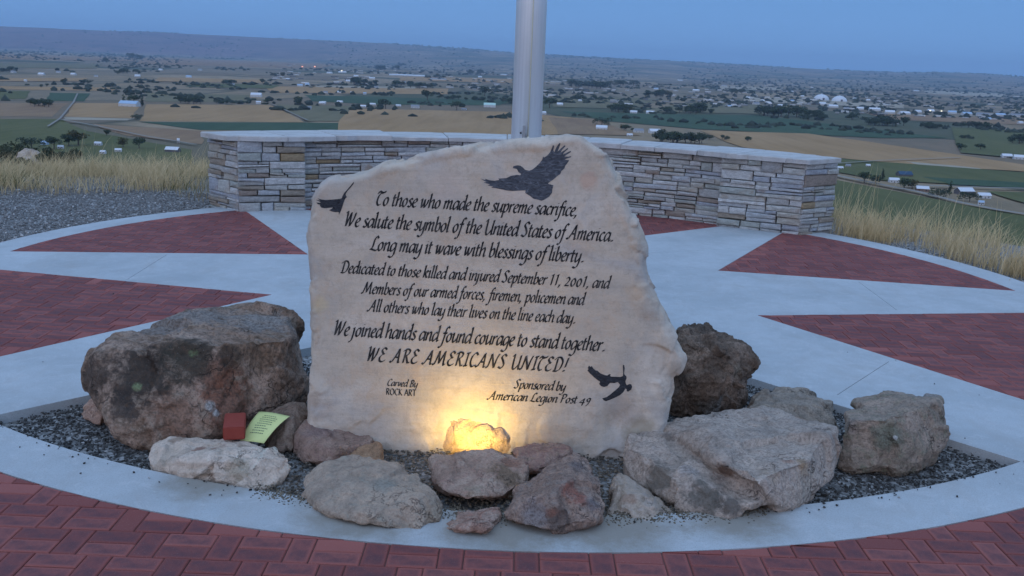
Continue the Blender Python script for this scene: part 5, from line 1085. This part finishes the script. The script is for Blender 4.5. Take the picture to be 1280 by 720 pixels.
inscribe('Dedicated to those killed and injured September 11, 2001, and', (425, 340.7), (761, 360.6), 9)
inscribe('Members of our armed forces, firemen, policemen and', (452.5, 366.6), (729.5, 381.3), 9)
inscribe('All others who lay their lives on the line each day.', (460, 389), (719.5, 404.6), 9)
inscribe('We joined hands and found courage to stand together.', (416.5, 418.6), (756.5, 439.3), 11)
inscribe('WE ARE AMERICANS UNITED!', (458, 451), (708, 464.7), 10.6)
inscribe('Carved By', (483.5, 482), (521.5, 484), 5.2, nib=.2); inscribe('ROCK ART', (482.5, 493.2), (520, 495.2), 5.0, ROMAN, 0, .2)
inscribe('Sponsored by', (642, 485), (706, 488.6), 6.8, nib=.22); inscribe('American Legion Post 49', (610, 499.2), (738, 505.2), 6.6, nib=.22)
# engraved birds
def birdmat(dark=False):
    n = NT('etched_feathers', .8, .3); f = n.noise(30, 4, .6, vec=n.mapping((.9, 1, 2.2), (0, .9, 0)), dist=1.8)
    c = n.ramp(f, [(.3, (.018, .018, .022) if dark else (.035, .037, .045)), (.55, (.035, .037, .045) if dark else (.085, .092, .11)), (.8, (.075, .08, .09) if dark else (.19, .20, .225))]); return n.done(c, f, .006, 1)
M['bird'] = birdmat(); M['bird_dark'] = birdmat(True)
def bird(pts, x0, y0, s, mat, label, step=.006):
    pp = [Vector(SP(x0 + a * s, y0 + b * s)) for a, b in pts]; pp = ccw(pp); vs = list(pp); es = [(i, (i + 1) % len(pp)) for i in range(len(pp))]
    xs = [p.x for p in pp]; ys = [p.y for p in pp]; x = min(xs)
    while x < max(xs):
        y = min(ys)
        while y < max(ys):
            q = Vector((x + random.uniform(0, .002), y + random.uniform(0, .002)))
            if inside(q, pp): vs.append(q)
            y += step
        x += step
    V, E_, F_, *_ = geometry.delaunay_2d_cdt(vs, es, [], 0, 1e-6); F_ = [f for f in F_ if inside(sum((V[i] for i in f), Vector((0, 0))) / len(f), pp)]
    o = child('engraved_bird', [surf(v.x, v.y, .0011) for v in V], [tuple(f) for f in F_], mat, stone); o['label'] = label; return o
bird([(405, 325), (412, 303), (455, 293), (490, 298), (515, 315), (545, 345), (590, 355), (625, 342), (665, 310), (705, 270), (735, 232), (745, 195), (760, 205), (790, 185), (825, 145), (845, 100), (855, 68), (872, 75), (860, 125), (872, 145), (895, 90), (930, 42), (942, 50), (918, 115), (908, 140), (950, 100), (990, 68), (998, 78), (960, 120), (942, 152), (985, 125), (1022, 98), (1028, 110), (985, 145), (968, 172),
      (1020, 148), (1058, 130), (1058, 145), (1015, 172), (985, 195), (1030, 195), (1064, 190), (1055, 205), (1010, 218), (990, 232), (1040, 236), (1030, 252), (1015, 275), (995, 300), (985, 330), (950, 360), (940, 392), (905, 415), (860, 455), (820, 480), (800, 500), (862, 518), (850, 565), (848, 600), (815, 645), (770, 675), (730, 692), (690, 680), (640, 670), (600, 640), (545, 605), (548, 575), (480, 578), (400, 582), (330, 575), (270, 562), (225, 552), (160, 545), (185, 532), (120, 520), (150, 508), (75, 488), (108, 482), (38, 442), (100, 462), (92, 446), (150, 462), (200, 468), (255, 458), (240, 443), (330, 438), (385, 412), (450, 400), (485, 405), (500, 392), (470, 372), (450, 335)],
     596, 174, 1 / 9, M['bird'], 'large eagle flying with raised wing at the top of the stone', .007)
bird([(757, 85), (750, 110), (690, 185), (640, 240), (605, 300), (612, 325), (628, 350), (605, 370), (588, 400), (570, 450), (545, 530), (525, 590), (510, 620), (485, 665), (478, 618), (420, 622), (360, 610), (305, 585), (360, 560), (375, 535), (300, 545), (230, 552), (170, 540), (140, 505), (150, 490), (100, 478), (75, 448), (130, 452), (160, 445), (110, 420), (60, 395), (115, 408), (150, 412), (95, 372), (160, 392), (240, 402), (330, 398), (430, 390), (500, 382), (535, 372), (550, 330), (580, 275), (630, 220), (700, 140), (745, 82)],
     390, 222, 1 / 14.4, M['bird_dark'], 'small bird gliding with one wing up at the left edge', .005)
bird([(85, 130), (100, 145), (80, 165), (120, 215), (190, 280), (255, 330), (285, 350), (268, 385), (300, 420), (350, 435), (400, 420), (430, 385), (445, 368), (510, 372), (570, 355), (590, 380), (605, 400), (585, 440), (530, 490), (450, 560), (395, 600), (320, 620), (345, 655), (380, 672), (450, 650), (540, 610), (610, 570), (660, 520), (690, 460), (712, 470), (712, 500), (735, 510), (785, 475), (800, 430), (785, 390), (755, 385), (715, 405), (700, 385), (690, 340), (710, 290), (705, 258), (680, 238), (668, 210), (680, 130), (672, 85), (655, 75), (648, 100), (655, 200), (650, 255), (610, 272), (540, 270), (470, 268), (445, 258), (455, 230), (430, 225), (400, 250), (350, 240), (290, 215), (240, 172), (210, 165), (180, 140), (150, 98), (130, 110), (105, 90)],
     728, 450, 1 / 12.86, M['bird_dark'], 'small dark bird diving at the lower right of the stone', .005)

# ------------------------------------------------------------------ lamp
lp = Vector((G(588, 575).x, 3.945, -.03)); lamp = empty('spotlight', lp); tag(lamp, 'small ground spotlight glowing at the foot of the carved stone', 'spotlight')
child('housing', *lathe([(.018, 0), (.034, .004), (.036, .05), (.03, .052)], 20), M['dark_wall'], lamp, True)
child('lens', *lathe([(.027, .0535), (.024, .056), (.01, .058)], 20), emis('lamp_glass', (1, .8, .45), 12), lamp, True)
ld = bpy.data.lights.new('spotlight_bulb', 'SPOT'); ld.energy = 9.5; ld.color = (1, .68, .17); ld.spot_size = math.radians(155); ld.spot_blend = .9; ld.shadow_soft_size = .02
lo = bpy.data.objects.new('spotlight_bulb', ld); lo.parent = lamp; lo.location = (0, 0, .068); col.objects.link(lo)
lo.rotation_euler = Vector((.0, -.30, -.17)).to_track_quat('Z', 'Y').to_euler()

# ------------------------------------------------------------------ red brick and paper
def bevbox(l, w_, h, b=.004):
    bm = bmesh.new(); bmesh.ops.create_cube(bm, size=1); bmesh.ops.scale(bm, vec=(l, w_, h), verts=bm.verts); bmesh.ops.translate(bm, vec=(0, 0, h / 2), verts=bm.verts); bmesh.ops.bevel(bm, geom=bm.edges[:], offset=b, segments=2, affect='EDGES')
    me = bpy.data.meshes.new('brick_block'); bm.to_mesh(me); bm.free(); return me
n = NT('red_clay_brick', .8); rb = n.done(n.mix(n.noise(30, 5), (.24, .045, .032), (.32, .065, .045)), n.noise(120, 3), .003, .6)
me = bevbox(.092, .185, .058); me.materials.append(rb); o = bpy.data.objects.new('clay_brick', me); p = D(285, 552, 3.93); o.location = (p.x, 4.035, p.z + .002); o.rotation_euler.z = .24; col.objects.link(o)
tag(o, 'single red clay brick left on the rocks beside the paper', 'brick')
def papermat():
    n = NT('yellow_green_paper', .7); return n.done(n.mix(n.noise(12, 3), (.60, .64, .24), (.70, .74, .33)))
M['paper'] = papermat()
paper = empty('paper_note', D(330, 540, 4.1)); tag(paper, 'yellow green paper sheet with printed lines draped over a narrow rock', 'paper')
c00, c10, c01, c11 = D(298.5, 553, 3.985), D(330, 554.5, 3.975), D(324, 516.5, 4.20), D(362.5, 520.5, 4.13)
def pap(u_, v_, lift=0):
    p = (c00 * (1 - u_) * (1 - v_) + c10 * u_ * (1 - v_) + c01 * (1 - u_) * v_ + c11 * u_ * v_); z = .012 * math.sin(math.pi * v_) + .006 * math.sin(math.pi * u_ * 1.1 + .5) - .01 * (1 - v_) * (1 - u_) ** 2
    nn = (c10 - c00).cross(c01 - c00).normalized(); nn = nn if nn.z > 0 else -nn; return p + nn * (z + .006 + lift)
n_ = 12; top = [pap(i / n_, j / n_) for j in range(n_ + 1) for i in range(n_ + 1)]; bot = [pap(i / n_, j / n_, -.0006) for j in range(n_ + 1) for i in range(n_ + 1)]; K = (n_ + 1) ** 2
F = [(j * (n_ + 1) + i, j * (n_ + 1) + i + 1, (j + 1) * (n_ + 1) + i + 1, (j + 1) * (n_ + 1) + i) for j in range(n_) for i in range(n_)]
F += [tuple(K + q for q in f[::-1]) for f in F]
for i in range(n_):
    for a, b in (((i), (i + 1)), (n_ * (n_ + 1) + i + 1, n_ * (n_ + 1) + i), ((i + 1) * (n_ + 1), i * (n_ + 1)), (i * (n_ + 1) + n_, (i + 1) * (n_ + 1) + n_)): F.append((b, a, K + a, K + b))
mesh_obj('sheet', top + bot, F, M['paper'], paper, True)
M['print'] = plain('printed_ink', (.10, .14, .09))
for k in range(9):
    v_ = .83 - k * .075; u0 = .30 - .02 * (k % 3); u1 = random.uniform(.62, .8); V, F = [], []; u_ = u0
    while u_ < u1:
        wl_ = random.uniform(.03, .07); b = len(V); V += [pap(u_, v_, .0007), pap(u_ + wl_, v_, .0007), pap(u_ + wl_, v_ + .022, .0007), pap(u_, v_ + .022, .0007)]; F.append((b, b + 1, b + 2, b + 3)); u_ += wl_ + .018
    mesh_obj('printed_line', V, F, M['print'], paper)

# ------------------------------------------------------------------ gravel bed
pF = polys['F']
bed = sheet([[Vector((p.x, p.y)) for p in pF]], lambda c: True, -.055, 'gravel_bed', M['bed'], .05); tag(bed, 'dark gravel filling the wedge shaped bed', kind='structure')
def pebbles(name, P, size, cols, label, squash=.6):
    n_ = len(P); ic = np.array([(0, 0, 1), (.894, 0, .447), (.276, .851, .447), (-.724, .526, .447), (-.724, -.526, .447), (.276, -.851, .447), (.724, .526, -.447), (-.276, .851, -.447), (-.894, 0, -.447), (-.276, -.851, -.447), (.724, -.526, -.447), (0, 0, -1)])
    fc = np.array([(0, 1, 2), (0, 2, 3), (0, 3, 4), (0, 4, 5), (0, 5, 1), (1, 6, 2), (2, 7, 3), (3, 8, 4), (4, 9, 5), (5, 10, 1), (2, 6, 7), (3, 7, 8), (4, 8, 9), (5, 9, 10), (1, 10, 6), (6, 11, 7), (7, 11, 8), (8, 11, 9), (9, 11, 10), (10, 11, 6)])
    V = ic[None] * (1 + g.uniform(-.28, .28, (n_, 12, 1))); a = g.uniform(0, 6.28, n_); ca_, sa_ = np.cos(a), np.sin(a)
    S_ = np.stack([g.uniform(.8, 1.5, n_), g.uniform(.6, 1.1, n_), g.uniform(.4, .9, n_) * squash / .6], 1) * size[:, None]; V = V * S_[:, None]
    X_ = V[..., 0] * ca_[:, None] - V[..., 1] * sa_[:, None]; Y_ = V[..., 0] * sa_[:, None] + V[..., 1] * ca_[:, None]; V = np.stack([X_, Y_, V[..., 2]], -1) + P[:, None]
    o = np_mesh(name, V.reshape(-1, 3), (fc[None] + 12 * np.arange(n_)[:, None, None]).reshape(-1, 3), M['pebble'], colors=np.repeat(cols, 12, axis=0)); tag(o, label, kind='stuff'); return o
def grey_cols(n_, pale=.06, base=.06, spread=.05):
    c = base + spread * g.uniform(-1, 1, n_); k = g.uniform(0, 1, n_) < pale; c[k] = g.uniform(.3, .6, k.sum()); c = np.clip(c, .012, 1)[:, None] * np.array([1.0, .98, .94]); return c
def bed_cols(P_):
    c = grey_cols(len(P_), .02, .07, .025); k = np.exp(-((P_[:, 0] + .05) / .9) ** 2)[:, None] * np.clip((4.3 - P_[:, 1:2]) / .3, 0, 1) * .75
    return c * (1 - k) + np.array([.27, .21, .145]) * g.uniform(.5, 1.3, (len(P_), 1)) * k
pp = []
while len(pp) < 26000:
    x, y = g.uniform(-2.8, 2.8), g.uniform(3.4, 5.4)
    if inside(Vector((x, y)), pF) and (Vector((x, y)) - ctr).length < RI - .012: pp.append((x, y, -.05 + g.uniform(0, .018) + .012 * math.exp(-((x) ** 2) / .6)))
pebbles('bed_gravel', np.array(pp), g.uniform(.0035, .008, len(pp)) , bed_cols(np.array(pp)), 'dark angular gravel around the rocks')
pp = []
while len(pp) < 120:
    a = math.radians(g.uniform(-125, -55)); r_ = RI + abs(g.normal(0, .045)); x, y = CX + r_ * math.cos(a), CY + r_ * math.sin(a)
    if r_ < RO: pp.append((x, y, .004))
for _ in range(40): a = math.radians(g.uniform(200, 340)); r_ = g.uniform(2.5, 4.5); pp.append((CX + r_ * math.cos(a), CY + r_ * math.sin(a), .003))
pebbles('spilled_gravel', np.array(pp), g.uniform(.002, .006, len(pp)), grey_cols(len(pp), .08, .05, .03), 'loose gravel scattered over the concrete ring')
# dirt crumbs along the foot of the rocks on the ring
pp = []
for _ in range(2600):
    x = g.uniform(-1.0, 1.05); y = 3.47 + .16 * (x * .9) ** 2 + g.normal(0, .035) - .02
    pp.append((x, y, .001))
pebbles('dirt_crumbs', np.array(pp), g.uniform(.0015, .005, len(pp)), np.array([.15, .125, .09]) * g.uniform(.5, 1.4, (len(pp), 1)), 'dry dirt crumbs at the foot of the front rocks')
# grey gravel path left of the circle and behind the right edge
pp = []
while len(pp) < 24000:
    r_ = g.uniform(RO + .01, RO + 3.4); a = math.radians(g.uniform(118, 200)); x, y = CX + r_ * math.cos(a), CY + r_ * math.sin(a)
    if x < -2.2 and (y < 12.2): pp.append((x, y, -.045 + g.uniform(0, .012)))
for _ in range(3000): r_ = RO + abs(g.normal(0, .18)); a = math.radians(g.uniform(-30, 45)); pp.append((CX + r_ * math.cos(a), CY + r_ * math.sin(a), -.045 + g.uniform(0, .01)))
pebbles('path_gravel', np.array(pp), g.uniform(.005, .013, len(pp)), grey_cols(len(pp), .10, .2, .06), 'loose grey gravel beside the concrete ring')

# ------------------------------------------------------------------ dry grass, shrubs, pale boulder on the brow
def blades(name, P, hgt, wid, lean, c0, c1, label):
    n_ = len(P); a = g.uniform(0, 6.28, n_); L = np.stack([np.cos(a), np.sin(a)], 1); f = g.uniform(0, 3.14, n_); wv = np.stack([np.cos(f), np.sin(f), 0 * f], 1) * wid[:, None]
    V = []
    for t_, ww in ((0, 1), (.4, .9), (.75, .6), (1, .08)):
        q = P.copy(); q[:, 2] += hgt * t_ * (1 - .12 * lean * t_); q[:, :2] += L * (hgt * lean * t_ ** 2)[:, None] + np.array([[.12, .0]]) * (hgt * t_ ** 2)[:, None]; V += [q - wv * ww, q + wv * ww]
    V = np.stack(V, 1); F = np.array([(0, 1, 3, 2), (2, 3, 5, 4), (4, 5, 7, 6)])
    t_ = g.uniform(0, 1, (n_, 1)); C = np.array(c0) * (1 - t_) + np.array(c1) * t_; C = np.repeat(C[:, None], 8, axis=1)
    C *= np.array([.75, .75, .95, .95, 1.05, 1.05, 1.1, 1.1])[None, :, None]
    o = np_mesh(name, V.reshape(-1, 3), (F[None] + 8 * np.arange(n_)[:, None, None]).reshape(-1, 4), M['grass'], colors=C.reshape(-1, 3)); tag(o, label, kind='stuff'); return o
def tufts(region, n_, per, spread=.12):
    T_ = []
    while len(T_) < n_:
        p = region()
        if p is not None: T_.append(p)
    T_ = np.array(T_); k = np.repeat(np.arange(n_), per); P = np.zeros((n_ * per, 3)); P[:, :2] = T_[k, :2] + g.normal(0, spread, (n_ * per, 2)); hs = g.uniform(.5, 1.2, n_)[k] * g.uniform(.45, 1.1, n_ * per)
    P[:, 2] = terrain_z(P[:, 0], P[:, 1]) - .02; return P, hs
def reg_left():
    x, y = g.uniform(-16, -3.6), g.uniform(11.3, 17.5)
    y0 = 11.05 + (x + 6.0) * .28 + .9 * (x > -5) * (x + 5) * .2
    y0 = np.interp(x, [-9, -6, -4, -3.5], [10.5, 11.35, 12.5, 12.6])
    if vnoise(np.array([[x * 1.3, y * 1.3, 0.]]), 77)[0] + g.uniform(-.5, .5) < -.25: return None
    return (x, y) if y > y0 + g.exponential(.05) and math.hypot(x - CX, y - CY) > 5.0 else None
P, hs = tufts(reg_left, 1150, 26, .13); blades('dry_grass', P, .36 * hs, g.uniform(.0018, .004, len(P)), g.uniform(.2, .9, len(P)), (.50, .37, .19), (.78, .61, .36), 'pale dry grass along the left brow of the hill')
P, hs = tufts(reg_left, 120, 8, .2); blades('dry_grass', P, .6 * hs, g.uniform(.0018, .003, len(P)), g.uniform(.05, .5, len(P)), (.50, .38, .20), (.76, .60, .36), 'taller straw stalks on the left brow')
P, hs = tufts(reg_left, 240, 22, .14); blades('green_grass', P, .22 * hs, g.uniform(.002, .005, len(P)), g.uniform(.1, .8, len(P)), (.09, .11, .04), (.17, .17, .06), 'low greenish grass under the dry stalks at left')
def reg_right():
    a = math.radians(g.uniform(-25, 52)); r_ = RO + .22 + g.exponential(.7); x, y = CX + r_ * math.cos(a), CY + r_ * math.sin(a)
    if vnoise(np.array([[x * 1.9, y * 1.9, 0.]]), 78)[0] + g.uniform(-.5, .5) < -.1: return None
    return (x, y) if r_ < 8 and not (y > 11.2 and x < 3.7) else None
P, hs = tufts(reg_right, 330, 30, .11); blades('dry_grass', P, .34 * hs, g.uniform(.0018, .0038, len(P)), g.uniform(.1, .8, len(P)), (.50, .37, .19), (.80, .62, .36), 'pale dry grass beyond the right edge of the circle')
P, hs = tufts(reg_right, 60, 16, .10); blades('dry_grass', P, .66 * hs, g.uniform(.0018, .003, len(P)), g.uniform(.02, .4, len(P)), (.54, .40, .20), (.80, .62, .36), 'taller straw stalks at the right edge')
def reg_back():
    a = math.radians(g.uniform(45, 135)); r_ = g.uniform(4.95, 6.2); return (CX + r_ * math.cos(a), CY + r_ * math.sin(a))
P, hs = tufts(reg_back, 150, 16, .12); blades('dry_grass', P, .3 * hs, g.uniform(.002, .004, len(P)), g.uniform(.05, .6, len(P)), (.28, .21, .10), (.46, .36, .19), 'dry grass hidden behind the wall')
for k, (a, b, Y_, h, lb) in enumerate(((12, 212, 17.5, .55, 'dark sage shrub at the far left of the grass'), (33, 206, 19, .6, 'dark shrub left of the pale boulder'), (60, 218, 16.0, .55, 'dark round shrub right of the pale boulder'), (78, 213, 17, .5, 'small dark shrub in the grass right of the pale boulder'))):
    x = D(a, b, Y_).x; z = float(terrain_z(np.array([x]), np.array([Y_]))[0]); top_z = D(a, b - 30, Y_).z; h = max(.4, top_z - z)
    rg_ = random.Random(k); lobes = [(rg_.uniform(-.35, .35) * .9, rg_.uniform(-.3, .3), h * rg_.uniform(.45, .85), h * rg_.uniform(.14, .22)) for _ in range(9)]
    V, F, C = leaf_cloud(lobes, 1100, .028, (.045, .055, .035), (.10, .115, .075), 50 + k); r = empty('shrub', (x, Y_, z)); tag(r, lb, 'shrub', 'shrubs on the hill brow')
    me = bpy.data.meshes.new('foliage'); me.from_pydata(V.tolist(), [], F.tolist()); finish(me, M['leaf'], False, None, C); o = bpy.data.objects.new('foliage', me); o.parent = r; col.objects.link(o)
    br = [tube([(0, 0, -.05), (l[0] * .4, l[1] * .4, l[2] * .5), (l[0], l[1], l[2])], [.02, .012, .005], 5) for l in lobes]; child('stem', *merge(br), M['bark'], r)
pb = []
for (a, b, Y_) in ((20, 196, 17.5), (30, 186, 17.6), (42, 187, 17.8), (53, 196, 17.2), (50, 204, 16.8), (25, 206, 16.8), (38, 204, 16.4), (36, 192, 17)): pb.append((a, b, Y_))
xm = D(38, 200, 17)
o, c = rock('boulder', [pb + [(20, 235, 17.3), (55, 235, 17.0)]], None, 'pale boulder half hidden in the dry grass at far left', cat='boulder', voxel=.03, amp=.05, freq=3, seed=51, drop=False)
o.data.materials.clear(); o.data.materials.append(rockmat('pale_boulder', (.36, .33, .29), (.48, .45, .40), (.30, .26, .2), scale=2))

# ------------------------------------------------------------------ haze
n = bpy.data.materials.new('valley_haze'); n.use_nodes = True; t_ = n.node_tree; t_.nodes.clear()
vo = t_.nodes.new('ShaderNodeVolumePrincipled'); vo.inputs['Color'].default_value = (.52, .75, 1, 1); vo.inputs['Density'].default_value = 3.0e-5
ou = t_.nodes.new('ShaderNodeOutputMaterial'); t_.links.new(vo.outputs[0], ou.inputs['Volume'])
V, F = boxg(-62000, 62000, -62000, 62000, -140, 1100)
o = mesh_obj('haze', V, F, n); tag(o, 'thin evening haze over the valley', kind='stuff')
